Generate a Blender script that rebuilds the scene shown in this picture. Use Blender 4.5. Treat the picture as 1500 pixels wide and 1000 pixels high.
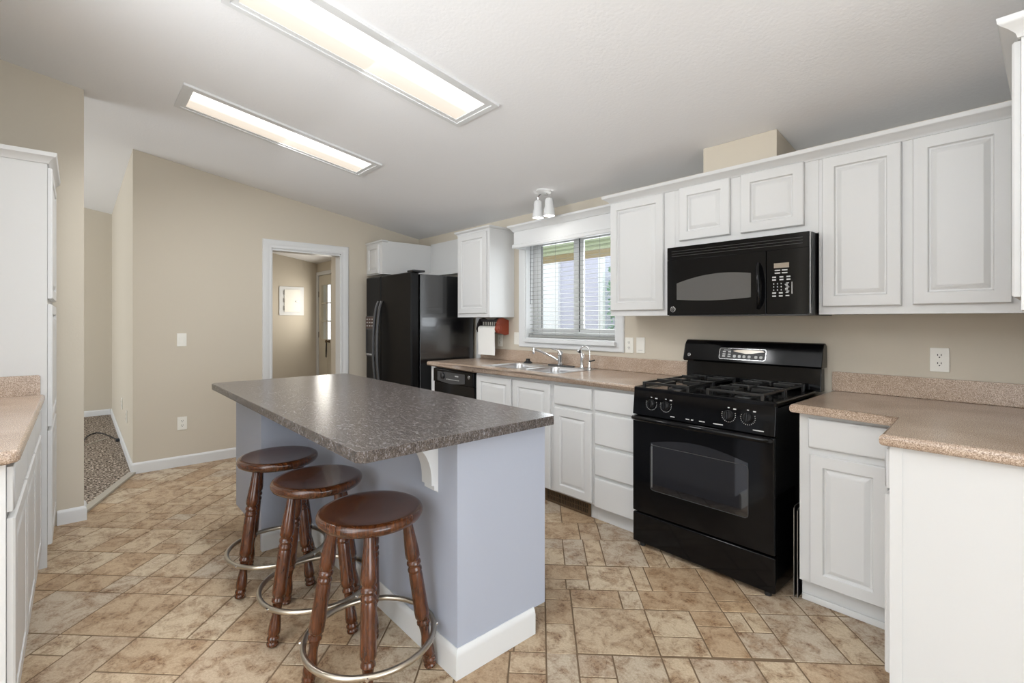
import bpy, bmesh, math, random
from mathutils import Vector, Matrix

# ------------------------------------------------------------------ clear
for o in list(bpy.data.objects):
    bpy.data.objects.remove(o, do_unlink=True)
SC = bpy.context.scene
COL = SC.collection
random.seed(7)
PI = math.pi

# ------------------------------------------------------------------ camera
cam = bpy.data.cameras.new('camera')
cam.sensor_fit = 'HORIZONTAL'; cam.sensor_width = 36.0
cam.lens = 36.0 * 711 / 1500
cam.shift_y = -31 / 1500
cam.clip_start = 0.02
camo = bpy.data.objects.new('camera', cam); COL.objects.link(camo)
camo.location = (0, 0, 1.30)
camo.rotation_euler = (PI / 2, 0, math.asin(0.7453))
SC.camera = camo

# ------------------------------------------------------------------ world, exposure
SC.view_settings.view_transform = 'Standard'
SC.view_settings.look = 'None'
SC.view_settings.gamma = 1.0
SC.view_settings.use_curve_mapping = False
SC.view_settings.exposure = 0.13
W = bpy.data.worlds.new('world'); SC.world = W; W.use_nodes = True
bg = W.node_tree.nodes['Background']
bg.inputs[0].default_value = (0.86, 0.93, 1.0, 1)
bg.inputs[1].default_value = 1.7

# ------------------------------------------------------------------ daylight through the room's windows, added fill lights
def area(name, loc, rot, sx, sy, power, color=(1, 1, 1)):
    l = bpy.data.lights.new(name, 'AREA'); l.shape = 'RECTANGLE'
    l.size = sx; l.size_y = sy; l.energy = power; l.color = color
    o = bpy.data.objects.new(name, l); COL.objects.link(o)
    o.location = loc; o.rotation_euler = rot
    return o
DAY = (0.90, 0.955, 1.0)
area('daylight_patio_door', (3.14, 0.6, 1.15), (0, math.radians(90 + 14), 0), 2.0, 2.8, 62, DAY)      # faces -X, lit from the bright patio below
area('daylight_front_window', (0.9, -4.44, 1.45), (math.radians(90 + 8), 0, 0), 2.6, 1.5, 48, DAY)      # faces +Y
area('daylight_living_window', (-6.5, -4.44, 1.45), (math.radians(90 + 25), 0, 0), 2.6, 1.5, 85, DAY)
area('daylight_kitchen_window', (-2.78, 3.34, 1.55), (-PI / 2, 0, 0), 1.0, 0.8, 14, DAY)   # faces -Y
area('daylight_entry_door', (-8.1, 3.04, 1.5), (-PI / 2, 0, 0), 0.55, 0.8, 8, (1, 0.95, 0.86))
area('added_fill_utility', (-6.6, 1.3, 2.45), (0, 0, 0), 0.5, 0.5, 15, (1, 0.97, 0.92))  # added fill to brighten the utility room, no fixture seen there
# added upward fill lights behind the camera, standing in for unseen lamps
area('added_fill_dining', (0.1, -2.2, 1.6), (PI, 0, 0), 0.8, 0.8, 75, (0.90, 0.955, 1.0))
area('added_fill_kitchen', (-1.35, -1.4, 1.2), (PI, 0, 0), 1.0, 1.0, 108, (0.90, 0.955, 1.0))

# ------------------------------------------------------------------ materials
def S(r, g, b):
    f = lambda c: (c / 255 / 12.92) if c / 255 <= .04045 else ((c / 255 + .055) / 1.055) ** 2.4
    return (f(r), f(g), f(b), 1)

def mat(name, col, rough=.5, metal=0, spec=.5, coat=0, bump=None, emis=None):
    m = bpy.data.materials.new(name); m.use_nodes = True
    nt = m.node_tree; p = nt.nodes['Principled BSDF']
    p.inputs['Base Color'].default_value = col
    p.inputs['Roughness'].default_value = rough
    p.inputs['Metallic'].default_value = metal
    p.inputs['Specular IOR Level'].default_value = spec
    if coat:
        p.inputs['Coat Weight'].default_value = coat
        p.inputs['Coat Roughness'].default_value = .06
    if emis:
        p.inputs['Emission Color'].default_value = emis[0]
        p.inputs['Emission Strength'].default_value = emis[1]
    if bump:
        sc, st, dist = bump
        tc = nt.nodes.new('ShaderNodeTexCoord')
        n = nt.nodes.new('ShaderNodeTexNoise'); n.inputs['Scale'].default_value = sc; n.inputs['Detail'].default_value = 3
        b = nt.nodes.new('ShaderNodeBump'); b.inputs['Strength'].default_value = st; b.inputs['Distance'].default_value = dist
        nt.links.new(tc.outputs['Object'], n.inputs['Vector'])
        nt.links.new(n.outputs['Fac'], b.inputs['Height'])
        nt.links.new(b.outputs['Normal'], p.inputs['Normal'])
    return m

def noise_layer(nt, scale, detail=4, rough=.6, stretch=(1, 1, 1), coord='Object', distort=0):
    tc = nt.nodes.new('ShaderNodeTexCoord'); mp = nt.nodes.new('ShaderNodeMapping')
    mp.inputs['Scale'].default_value = stretch
    n = nt.nodes.new('ShaderNodeTexNoise')
    n.inputs['Scale'].default_value = scale; n.inputs['Detail'].default_value = detail
    n.inputs['Roughness'].default_value = rough; n.inputs['Distortion'].default_value = distort
    nt.links.new(tc.outputs[coord], mp.inputs['Vector']); nt.links.new(mp.outputs['Vector'], n.inputs['Vector'])
    return n.outputs['Fac']

def ramp(nt, fac, stops, interp='LINEAR'):
    r = nt.nodes.new('ShaderNodeValToRGB'); r.color_ramp.interpolation = interp
    e = r.color_ramp.elements
    while len(e) < len(stops): e.new(.5)
    for el, (p, c) in zip(e, stops):
        el.position = p; el.color = c
    nt.links.new(fac, r.inputs['Fac'])
    return r.outputs['Color']

def mix(nt, a, b, fac, mode='MIX'):
    m = nt.nodes.new('ShaderNodeMix'); m.data_type = 'RGBA'; m.blend_type = mode
    for s, v in ((m.inputs['Factor'], fac), (m.inputs[6], a), (m.inputs[7], b)):
        if hasattr(v, 'is_linked'): nt.links.new(v, s)
        else: s.default_value = v
    return m.outputs[2]

def P_(m): return m.node_tree.nodes['Principled BSDF']

M = {}
M['cab'] = mat('white_cabinet_paint', S(213, 213, 212), .38, bump=(60, .04, .002))
M['trim'] = mat('white_trim_paint', S(220, 221, 221), .4)
M['wall'] = mat('tan_wall_paint', S(204, 195, 179), .75, bump=(90, .12, .003))
M['ceil'] = mat('ceiling_paint', S(239, 239, 240), .85, bump=(70, .25, .004))
M['hallwall'] = M['wall']
M['island'] = mat('blue_grey_paint', S(172, 178, 192), .45, bump=(80, .05, .002))
M['black'] = mat('black_gloss_enamel', (.0035, .0035, .004, 1), .1, spec=.25)
M['blackmat'] = mat('black_satin', (.010, .010, .011, 1), .35)
M['iron'] = mat('black_cast_iron', (.014, .014, .014, 1), .28, spec=.6)
M['fridge'] = mat('black_textured_enamel', (.007, .007, .008, 1), .17, spec=1.0, coat=.6, bump=(140, .22, .004))
M['fridgedoor'] = mat('black_door_enamel', (.006, .0056, .0056, 1), .3, spec=.14)
M['darkgrey'] = mat('dark_grey_plastic', (.05, .05, .052, 1), .35)
M['glassdark'] = mat('dark_oven_glass', (.012, .012, .014, 1), .03, spec=.8, coat=.6)
M['mwglass'] = mat('grey_microwave_window', (.10, .097, .094, 1), .12, spec=.6)
M['steel'] = mat('brushed_steel', (.62, .62, .63, 1), .28, metal=1)
M['chrome'] = mat('chrome', (.75, .75, .75, 1), .08, metal=1)
M['nickel'] = mat('worn_nickel', (.55, .50, .42, 1), .28, metal=1)
M['plate'] = mat('white_plastic', S(236, 234, 226), .35)
M['slot'] = mat('socket_black', (.02, .02, .02, 1), .6)
M['mark'] = mat('light_grey_print', S(190, 190, 188), .5)
M['display'] = mat('beige_display', S(150, 138, 122), .3)
M['clockglare'] = mat('pale_display_glare', S(226, 210, 185), .15)
M['silver'] = mat('silver_plastic', (.55, .55, .55, 1), .2, metal=.8)
M['paper'] = mat('paper_white', S(240, 238, 233), .85)
M['litwood'] = mat('holder_wood_lit', S(140, 58, 34), .4)  # towel holder wood with its lit side put into the colour
M['shadewood'] = mat('holder_wood_shaded', S(40, 34, 34), .5)  # same holder wood with its shade put into the colour
M['rubber'] = mat('black_rubber', (.015, .015, .016, 1), .6)
M['vent'] = mat('bronze_vent_metal', S(96, 78, 58), .45, metal=.3)
M['ventdark'] = mat('vent_dark_gap', (.012, .011, .01, 1), .8)
M['cordcream'] = mat('cream_cord', S(200, 195, 180), .6)
M['slat'] = mat('backlit_white_slat', S(150, 150, 146), .5)  # white slats, greyed in the colour for their backlit shade
M['gasket'] = mat('dark_gasket', (.06, .06, .06, 1), .6)
M['siding'] = mat('lavender_siding', S(206, 206, 222), .8)
M['whitesiding'] = mat('white_siding', S(246, 248, 248), .8)
M['awning'] = mat('pale_green_awning', S(214, 220, 200), .7)
m = bpy.data.materials.new('translucent_green_panel'); m.use_nodes = True; nt = m.node_tree
tl = nt.nodes.new('ShaderNodeBsdfTranslucent'); tl.inputs['Color'].default_value = S(226, 232, 208)
mx = nt.nodes.new('ShaderNodeMixShader'); mx.inputs[0].default_value = .5
P_0 = nt.nodes['Principled BSDF']; P_0.inputs['Base Color'].default_value = S(226, 232, 212); P_0.inputs['Roughness'].default_value = .7
nt.links.new(P_0.outputs[0], mx.inputs[1]); nt.links.new(tl.outputs[0], mx.inputs[2]); nt.links.new(mx.outputs[0], nt.nodes['Material Output'].inputs['Surface'])
M['awning'] = m
M['beam'] = mat('tan_timber', S(205, 180, 140), .7)
M['leaf'] = mat('green_leaf', S(120, 165, 130), .6)
M['ground'] = mat('concrete', S(190, 188, 182), .9)
M['bulb'] = mat('spot_bulb_glow', (1, 1, 1, 1), .5, emis=((1, .97, .92, 1), 14))
M['threshold'] = mat('grey_metal_strip', S(178, 172, 160), .4, metal=.2)
M['doorpaint'] = mat('door_paint', S(205, 198, 182), .5)
M['curtain'] = mat('cream_pleated_fabric', S(232, 212, 176), .8)

# glass (clear panes)
m = bpy.data.materials.new('clear_glass'); m.use_nodes = True; nt = m.node_tree
nt.nodes.remove(nt.nodes['Principled BSDF'])
tr = nt.nodes.new('ShaderNodeBsdfTransparent'); gl = nt.nodes.new('ShaderNodeBsdfGlossy'); gl.inputs['Roughness'].default_value = .02
mx = nt.nodes.new('ShaderNodeMixShader'); mx.inputs[0].default_value = .07
nt.links.new(tr.outputs[0], mx.inputs[1]); nt.links.new(gl.outputs[0], mx.inputs[2])
nt.links.new(mx.outputs[0], nt.nodes['Material Output'].inputs['Surface'])
M['glass'] = m

# fluorescent diffuser: the tube shows as a brighter band through the lens
m = mat('fluorescent_lens', (.25, .25, .25, 1), .5); nt = m.node_tree
tc = nt.nodes.new('ShaderNodeTexCoord'); sx = nt.nodes.new('ShaderNodeSeparateXYZ')
nt.links.new(tc.outputs['Generated'], sx.inputs[0])
c = ramp(nt, sx.outputs['X'], [(0, (1, .86, .70, 1)), (.42, (1, .90, .77, 1)), (.62, (1, .98, .93, 1)), (1, (1, .97, .90, 1))])
st = ramp(nt, sx.outputs['X'], [(0, (.42, .42, .42, 1)), (.40, (.46, .46, .46, 1)), (.64, (1, 1, 1, 1)), (1, (.9, .9, .9, 1))])
mu = nt.nodes.new('ShaderNodeMath'); mu.operation = 'MULTIPLY'; mu.inputs[1].default_value = 1.7
nt.links.new(st, mu.inputs[0])
nt.links.new(c, P_(m).inputs['Emission Color']); nt.links.new(mu.outputs[0], P_(m).inputs['Emission Strength'])
M['lens'] = m

# speckled beige worktop
m = mat('beige_speckled_worktop', S(170, 145, 124), .22, spec=.5); nt = m.node_tree
a = ramp(nt, noise_layer(nt, 300, 2, .7), [(.36, S(136, 119, 107)), (.46, S(182, 163, 147)), (.54, S(194, 177, 161)), (.64, S(226, 214, 202))])
b = ramp(nt, noise_layer(nt, 3, 3), [(.3, S(225, 215, 205)), (.7, S(255, 250, 245))])
nt.links.new(mix(nt, a, b, 1.0, 'MULTIPLY'), P_(m).inputs['Base Color'])
M['worktop'] = m

# dark mottled island laminate
m = mat('mottled_grey_brown_laminate', S(110, 100, 92), .24, spec=.5); nt = m.node_tree
a = ramp(nt, noise_layer(nt, 55, 5, .75, (1, 2.4, 1.2), distort=.8), [(.36, S(24, 23, 27)), (.46, S(66, 59, 55)), (.55, S(94, 84, 76)), (.66, S(162, 164, 172))])
b = ramp(nt, noise_layer(nt, 240, 2, .7), [(.38, S(48, 46, 50)), (.55, S(110, 100, 92)), (.7, S(160, 164, 174))])
nt.links.new(mix(nt, a, b, .38), P_(m).inputs['Base Color'])
bm_ = nt.nodes.new('ShaderNodeBump'); bm_.inputs['Strength'].default_value = .07; bm_.inputs['Distance'].default_value = .002
nt.links.new(noise_layer(nt, 60, 3, .6, (1, 2.4, 1)), bm_.inputs['Height']); nt.links.new(bm_.outputs[0], P_(m).inputs['Normal'])
M['laminate'] = m

# walnut stained stool wood
m = mat('walnut_stained_wood', S(84, 42, 20), .22, spec=.5, coat=.5); nt = m.node_tree
a = ramp(nt, noise_layer(nt, 9, 5, .6, (14, 1.5, 1.5), distort=1.2), [(.3, S(46, 22, 10)), (.52, S(76, 40, 18)), (.72, S(106, 60, 28))])
nt.links.new(a, P_(m).inputs['Base Color'])
M['seatwood'] = m
m = mat('walnut_turned_wood', S(84, 42, 22), .24, spec=.5, coat=.5); nt = m.node_tree
a = ramp(nt, noise_layer(nt, 16, 5, .6, (5, 5, .7), distort=1.0), [(.3, S(52, 25, 11)), (.52, S(82, 42, 18)), (.72, S(106, 58, 27))])
nt.links.new(a, P_(m).inputs['Base Color'])
M['legwood'] = m

# vinyl tile floor; "tone" is a random shade per tile
m = mat('mottled_stone_tile', S(190, 160, 130), .42, spec=.4); nt = m.node_tree
at = nt.nodes.new('ShaderNodeAttribute'); at.attribute_name = 'tone'
base = ramp(nt, at.outputs['Fac'], [(0, S(186, 160, 130)), (.3, S(204, 183, 155)), (.6, S(212, 195, 169)), (.8, S(196, 183, 165)), (1, S(200, 171, 136))])
blot = ramp(nt, noise_layer(nt, 11, 7, .72, distort=.5), [(.44, (0, 0, 0, 1)), (.72, (1, 1, 1, 1))])
c1 = mix(nt, base, S(152, 118, 84), blot)
blot2 = ramp(nt, noise_layer(nt, 42, 6, .8, distort=1.2), [(.48, (0, 0, 0, 1)), (.58, (1, 1, 1, 1))])
f1 = nt.nodes.new('ShaderNodeMath'); f1.operation = 'MULTIPLY'; f1.use_clamp = True; f1.inputs[1].default_value = 1.35
nt.links.new(blot, f1.inputs[0])
f2 = nt.nodes.new('ShaderNodeMath'); f2.operation = 'MULTIPLY'
nt.links.new(blot2, f2.inputs[0]); nt.links.new(f1.outputs[0], f2.inputs[1])
c2 = mix(nt, c1, S(108, 76, 52), f2.outputs[0])
fine = ramp(nt, noise_layer(nt, 120, 3, .7), [(.3, S(222, 218, 212)), (.7, S(255, 255, 255))])
nt.links.new(mix(nt, c2, fine, 1.0, 'MULTIPLY'), P_(m).inputs['Base Color'])
M['tile'] = m
M['grout'] = mat('brown_grout', S(112, 92, 70), .8)

# carpet
m = mat('speckled_carpet', S(140, 125, 110), .95, spec=.1); nt = m.node_tree
nf = noise_layer(nt, 58, 3, .7)
a = ramp(nt, nf, [(.38, S(52, 44, 40)), (.5, S(134, 120, 106)), (.62, S(226, 212, 196))])
nt.links.new(a, P_(m).inputs['Base Color'])
b_ = nt.nodes.new('ShaderNodeBump'); b_.inputs['Strength'].default_value = 1; b_.inputs['Distance'].default_value = .02
nt.links.new(nf, b_.inputs['Height']); nt.links.new(b_.outputs[0], P_(m).inputs['Normal'])
M['carpet'] = m

# ------------------------------------------------------------------ geometry helpers
WL = {}                                   # world location of every object built here
class Fr:                                  # a local frame: u right, v up, n out of the face
    def __init__(s, o, U, V, N):
        s.o = Vector(o); s.U = Vector(U); s.V = Vector(V); s.N = Vector(N)
    def __call__(s, u, v, n=0): return s.o + s.U * u + s.V * v + s.N * n
def south(x, y, z): return Fr((x, y, z), (1, 0, 0), (0, 0, 1), (0, -1, 0))     # faces -Y
def north(x, y, z): return Fr((x, y, z), (-1, 0, 0), (0, 0, 1), (0, 1, 0))     # faces +Y
def east(x, y, z): return Fr((x, y, z), (0, 1, 0), (0, 0, 1), (1, 0, 0))       # faces +X
def west(x, y, z): return Fr((x, y, z), (0, -1, 0), (0, 0, 1), (-1, 0, 0))     # faces -X

def rrect(u0, u1, v0, v1, r, seg=4):
    pts = []
    for cu, cv, a0 in ((u1 - r, v1 - r, 0), (u0 + r, v1 - r, 90), (u0 + r, v0 + r, 180), (u1 - r, v0 + r, 270)):
        for k in range(seg + 1):
            a = math.radians(a0 + 90 * k / seg); pts.append((cu + r * math.cos(a), cv + r * math.sin(a)))
    return pts

class MB:
    def __init__(s): s.bm = bmesh.new(); s.round = False
    def loops(s, loops, cap0=True, cap1=True, closed=True):
        vs = [[s.bm.verts.new(p) for p in lp] for lp in loops]
        n = len(loops[0])
        for a, b in zip(vs, vs[1:]):
            for i in range(n if closed else n - 1):
                j = (i + 1) % n
                try: s.bm.faces.new((a[i], a[j], b[j], b[i]))
                except ValueError: pass
        if cap0: s.bm.faces.new(list(reversed(vs[0])))
        if cap1: s.bm.faces.new(vs[-1])
        return vs
    def fbox(s, F, u0, u1, v0, v1, n0, n1, bev=0, seg=2):
        vs = s.loops([[F(u0, v0, n), F(u1, v0, n), F(u1, v1, n), F(u0, v1, n)] for n in (n0, n1)])
        if bev:
            es = list({e for lp in vs for v in lp for e in v.link_edges})
            bmesh.ops.bevel(s.bm, geom=es, offset=bev, segments=seg, affect='EDGES', profile=.5)
    def box(s, x0, x1, y0, y1, z0, z1, bev=0, seg=2):
        s.fbox(Fr((0, 0, 0), (1, 0, 0), (0, 1, 0), (0, 0, 1)), x0, x1, y0, y1, z0, z1, bev, seg)
    def prism(s, F, poly, n0, n1, bev=0, seg=2):
        vs = s.loops([[F(u, v, n) for u, v in poly] for n in (n0, n1)])
        if bev:
            es = [e for e in {e for lp in vs for v in lp for e in v.link_edges} if len([f for f in e.link_faces if len(f.verts) == len(poly)]) >= 1] \
                if len(poly) != 4 else list({e for lp in vs for v in lp for e in v.link_edges})
            bmesh.ops.bevel(s.bm, geom=es, offset=bev, segments=seg, affect='EDGES', profile=.5)
    def ring(s, F, outer, inner, n0, n1):          # frame shape between two outlines of equal point count
        n = len(outer)
        lp = [[F(*p, n0) for p in outer], [F(*p, n1) for p in outer], [F(*p, n1) for p in inner], [F(*p, n0) for p in inner]]
        lp.append(lp[0])
        vs = [[s.bm.verts.new(p) for p in l] for l in lp[:4]]; vs.append(vs[0])
        for a, b in zip(vs, vs[1:]):
            for i in range(n):
                j = (i + 1) % n; s.bm.faces.new((a[i], a[j], b[j], b[i]))
    def lathe(s, prof, o=(0, 0, 0), ax=(0, 0, 1), seg=28, cap=True):
        s.round = True
        ax = Vector(ax).normalized(); t = Vector((1, 0, 0)) if abs(ax.x) < .9 else Vector((0, 1, 0))
        e1 = ax.cross(t).normalized(); e2 = ax.cross(e1); o = Vector(o)
        s.loops([[o + ax * z + (e1 * math.cos(2 * PI * k / seg) + e2 * math.sin(2 * PI * k / seg)) * max(r, 1e-4) for k in range(seg)] for r, z in prof], cap, cap)
    def cyl(s, p0, p1, r, seg=16, r1=None):
        p0 = Vector(p0); p1 = Vector(p1); d = p1 - p0
        s.lathe([(r, 0), (r if r1 is None else r1, d.length)], p0, d, seg)
    def tube(s, pts, r, seg=10, closed=False):
        s.round = True
        pts = [Vector(p) for p in pts]; n = len(pts); L = []; up = None
        for i, p in enumerate(pts):
            a = pts[(i - 1) % n] if (closed or i) else p; b = pts[(i + 1) % n] if (closed or i < n - 1) else p
            t = (b - a).normalized()
            if up is None:
                up = t.orthogonal().normalized() if abs(t.z) > .95 else Vector((0, 0, 1))
            e1 = (up - t * up.dot(t)).normalized(); e2 = t.cross(e1); up = e1
            L.append([p + (e1 * math.cos(2 * PI * k / seg) + e2 * math.sin(2 * PI * k / seg)) * r for k in range(seg)])
        if closed:
            L.append(L[0]); vs = [[s.bm.verts.new(q) for q in l] for l in L[:-1]]; vs.append(vs[0])
            for a, b in zip(vs, vs[1:]):
                for i in range(seg):
                    j = (i + 1) % seg; s.bm.faces.new((a[i], a[j], b[j], b[i]))
        else: s.loops(L)
    def sweep(s, path, prof, z0=0):                # profile (out, up) along a plan path, out = right of travel
        n = len(path); L = []
        for i, p in enumerate(path):
            ds = []
            if i > 0: ds.append(Vector((p[0] - path[i - 1][0], p[1] - path[i - 1][1])).normalized())
            if i < n - 1: ds.append(Vector((path[i + 1][0] - p[0], path[i + 1][1] - p[1])).normalized())
            ns = [Vector((d.y, -d.x)) for d in ds]
            mvec = ns[0] if len(ns) == 1 else (ns[0] + ns[1]) / (1 + ns[0].dot(ns[1]))
            L.append([Vector((p[0] + mvec.x * o, p[1] + mvec.y * o, z0 + z)) for o, z in prof])
        s.loops(L)
    def door(s, F, u0, u1, v0, v1, st=.052, t=.019):   # raised panel cabinet door
        def lp(i, n): return [F(u0 + i, v0 + i, n), F(u1 - i, v0 + i, n), F(u1 - i, v1 - i, n), F(u0 + i, v1 - i, n)]
        s.loops([lp(0, .0005), lp(0, t - .005), lp(.004, t), lp(st, t), lp(st + .005, t - .011), lp(st + .011, t - .012),
                 lp(st + .030, t - .001), lp(st + .034, t - .001)])
    def slab(s, F, u0, u1, v0, v1, t=.019):
        def lp(i, n): return [F(u0 + i, v0 + i, n), F(u1 - i, v0 + i, n), F(u1 - i, v1 - i, n), F(u0 + i, v1 - i, n)]
        s.loops([lp(0, .0005), lp(0, t - .007), lp(.003, t - .003), lp(.010, t)])
    def build(s, name, m, parent=None, smooth=True, angle=38, label=None):
        me = bpy.data.meshes.new(name)
        bmesh.ops.remove_doubles(s.bm, verts=s.bm.verts, dist=1e-6)
        bmesh.ops.recalc_face_normals(s.bm, faces=s.bm.faces)
        off = WL.get(parent.name, Vector((0, 0, 0))) if parent else Vector((0, 0, 0))
        if off.length: bmesh.ops.translate(s.bm, vec=-off, verts=s.bm.verts)
        s.bm.to_mesh(me); s.bm.free()
        if smooth:
            for p in me.polygons: p.use_smooth = True
            me.set_sharp_from_angle(angle=math.radians(angle))
        me.materials.append(m)
        o = bpy.data.objects.new(name, me); COL.objects.link(o)
        if smooth and not s.round:
            wn = o.modifiers.new('flat_faces', 'WEIGHTED_NORMAL'); wn.mode = 'FACE_AREA'; wn.weight = 100; wn.keep_sharp = True
        WL[o.name] = off.copy()
        if parent: o.parent = parent
        if label: o['label'] = label
        return o

def tag(o, label, cat, group=None, kind=None):
    o['label'] = label; o['category'] = cat
    if group: o['group'] = group
    if kind: o['kind'] = kind
    return o
def thing(name, label, cat, loc, group=None):
    o = bpy.data.objects.new(name, None); COL.objects.link(o); o.empty_display_size = .05
    o.location = loc; WL[o.name] = Vector(loc)
    return tag(o, label, cat, group)
def struct(mb, name, m, label, cat):
    return tag(mb.build(name, m), label, cat, kind='structure')
def part(fn, name, m, parent, **k):
    b = MB(); fn(b); return b.build(name, m, parent, **k)

# ------------------------------------------------------------------ key dimensions
YW = 3.12                                   # stove wall
XL = -5.20                                  # wall with the doorway
XF = -8.60                                  # far end wall
def zc(y): return 2.288 + .1667 * (YW - y) if y > -1.2 else 2.288 + .1667 * (YW + 1.2) - .1667 * (-1.2 - y)

# ------------------------------------------------------------------ setting
def walls():
    b = MB(); Y0, Y1 = YW, YW + .15           # stove wall with window and entry door openings
    def seg(x0, x1, z0=0, z1=2.36): b.box(x0, x1, Y0, Y1, z0, z1)
    seg(XF - .12, -8.56); seg(-8.56, -7.64, 2.11); seg(-7.64, -3.30)
    seg(-3.30, -2.27, 0, 1.13); seg(-3.30, -2.27, 2.08); seg(-2.27, 3.3)
    struct(b, 'wall_back', M['wall'], 'tan wall behind the stove and sink', 'wall')
    def gable(b, X0, X1, y0, y1, zb=0):
        ys = sorted({y0, y1} | ({-1.2} if y0 < -1.2 < y1 else set()))
        poly = [(y0, zb), (y1, zb)] + [(y, zc(y) + .03) for y in reversed(ys)]
        b.prism(east(0, 0, 0), poly, X0, X1)
    b = MB()
    gable(b, XL - .12, XL, .347, 1.432); gable(b, XL - .12, XL, 1.432, 2.146, 2.02); gable(b, XL - .12, XL, 2.146, YW + .02)
    struct(b, 'wall_left', M['wall'], 'tan wall with the doorway beside the refrigerator', 'wall')
    b = MB(); b.box(XF, XL - .12, .347, .467, 0, zc(.347) + .01)
    struct(b, 'wall_hall', M['wall'], 'pale wall beside the carpet running back from the tan corner', 'wall')
    b = MB(); b.box(-5.54, -5.321, 2.17, YW, 0, zc(2.17) + .02)
    struct(b, 'wall_utility', M['wall'], 'tan wall end seen just inside the doorway on its right', 'wall')
    b = MB(); gable(b, XF - .12, XF, -4.5, YW)
    struct(b, 'wall_far', M['wall'], 'far wall behind the carpet and the breaker panel', 'wall')
    b = MB(); gable(b, -4.34, -4.22, -.88, .03)
    struct(b, 'wall_stub', M['wall'], 'tan wall end beside the tall white pantry', 'wall')
    b = MB(); b.box(-4.22, -1.95, -.88, -.762, 0, zc(-.76))
    struct(b, 'wall_pantry', M['wall'], 'wall behind the pantry and left worktop', 'wall')
    b = MB(); gable(b, .24, .36, 2.0, YW)
    struct(b, 'wall_right', M['wall'], 'wall behind the right hand worktop end', 'wall')
    b = MB(); Yf = -4.5
    for x0, x1, z0, z1 in ((XF - .12, -7.9, 0, 2.5), (-7.9, -5.1, 0, .65), (-7.9, -5.1, 2.25, 2.5), (-5.1, -1.0, 0, 2.5), (-1.0, 2.2, 0, .65), (-1.0, 2.2, 2.25, 2.5), (2.2, 3.3, 0, 2.5)):
        b.box(x0, x1, Yf - .12, Yf, z0, z1)
    struct(b, 'wall_front', M['wall'], 'wall behind the camera with two wide windows', 'wall')
    b = MB(); gable(b, 3.2, 3.32, -4.5, -.85); gable(b, 3.2, 3.32, -.85, 2.05, 2.2); gable(b, 3.2, 3.32, 2.05, YW)
    struct(b, 'wall_dining', M['wall'], 'wall at the dining end with the patio opening', 'wall')
    b = MB(); ys = (-4.7, -1.2, YW + .15)
    b.prism(east(0, 0, 0), [(y, zc(y)) for y in ys] + [(y, zc(y) + .1) for y in reversed(ys)], XF - .12, 3.32)
    struct(b, 'ceiling', M['ceil'], 'white sloping ceiling', 'ceiling')
    b = MB(); b.prism(east(0, 0, 0), [(2.82, 2.0), (YW - .001, 2.0), (YW - .001, zc(YW) - .002), (2.82, zc(2.82) - .002)], -1.416, -1.003)
    struct(b, 'wall_chase', M['wall'], 'tan boxed duct chase between the cabinet tops and the ceiling', 'duct chase')
walls()

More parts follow.
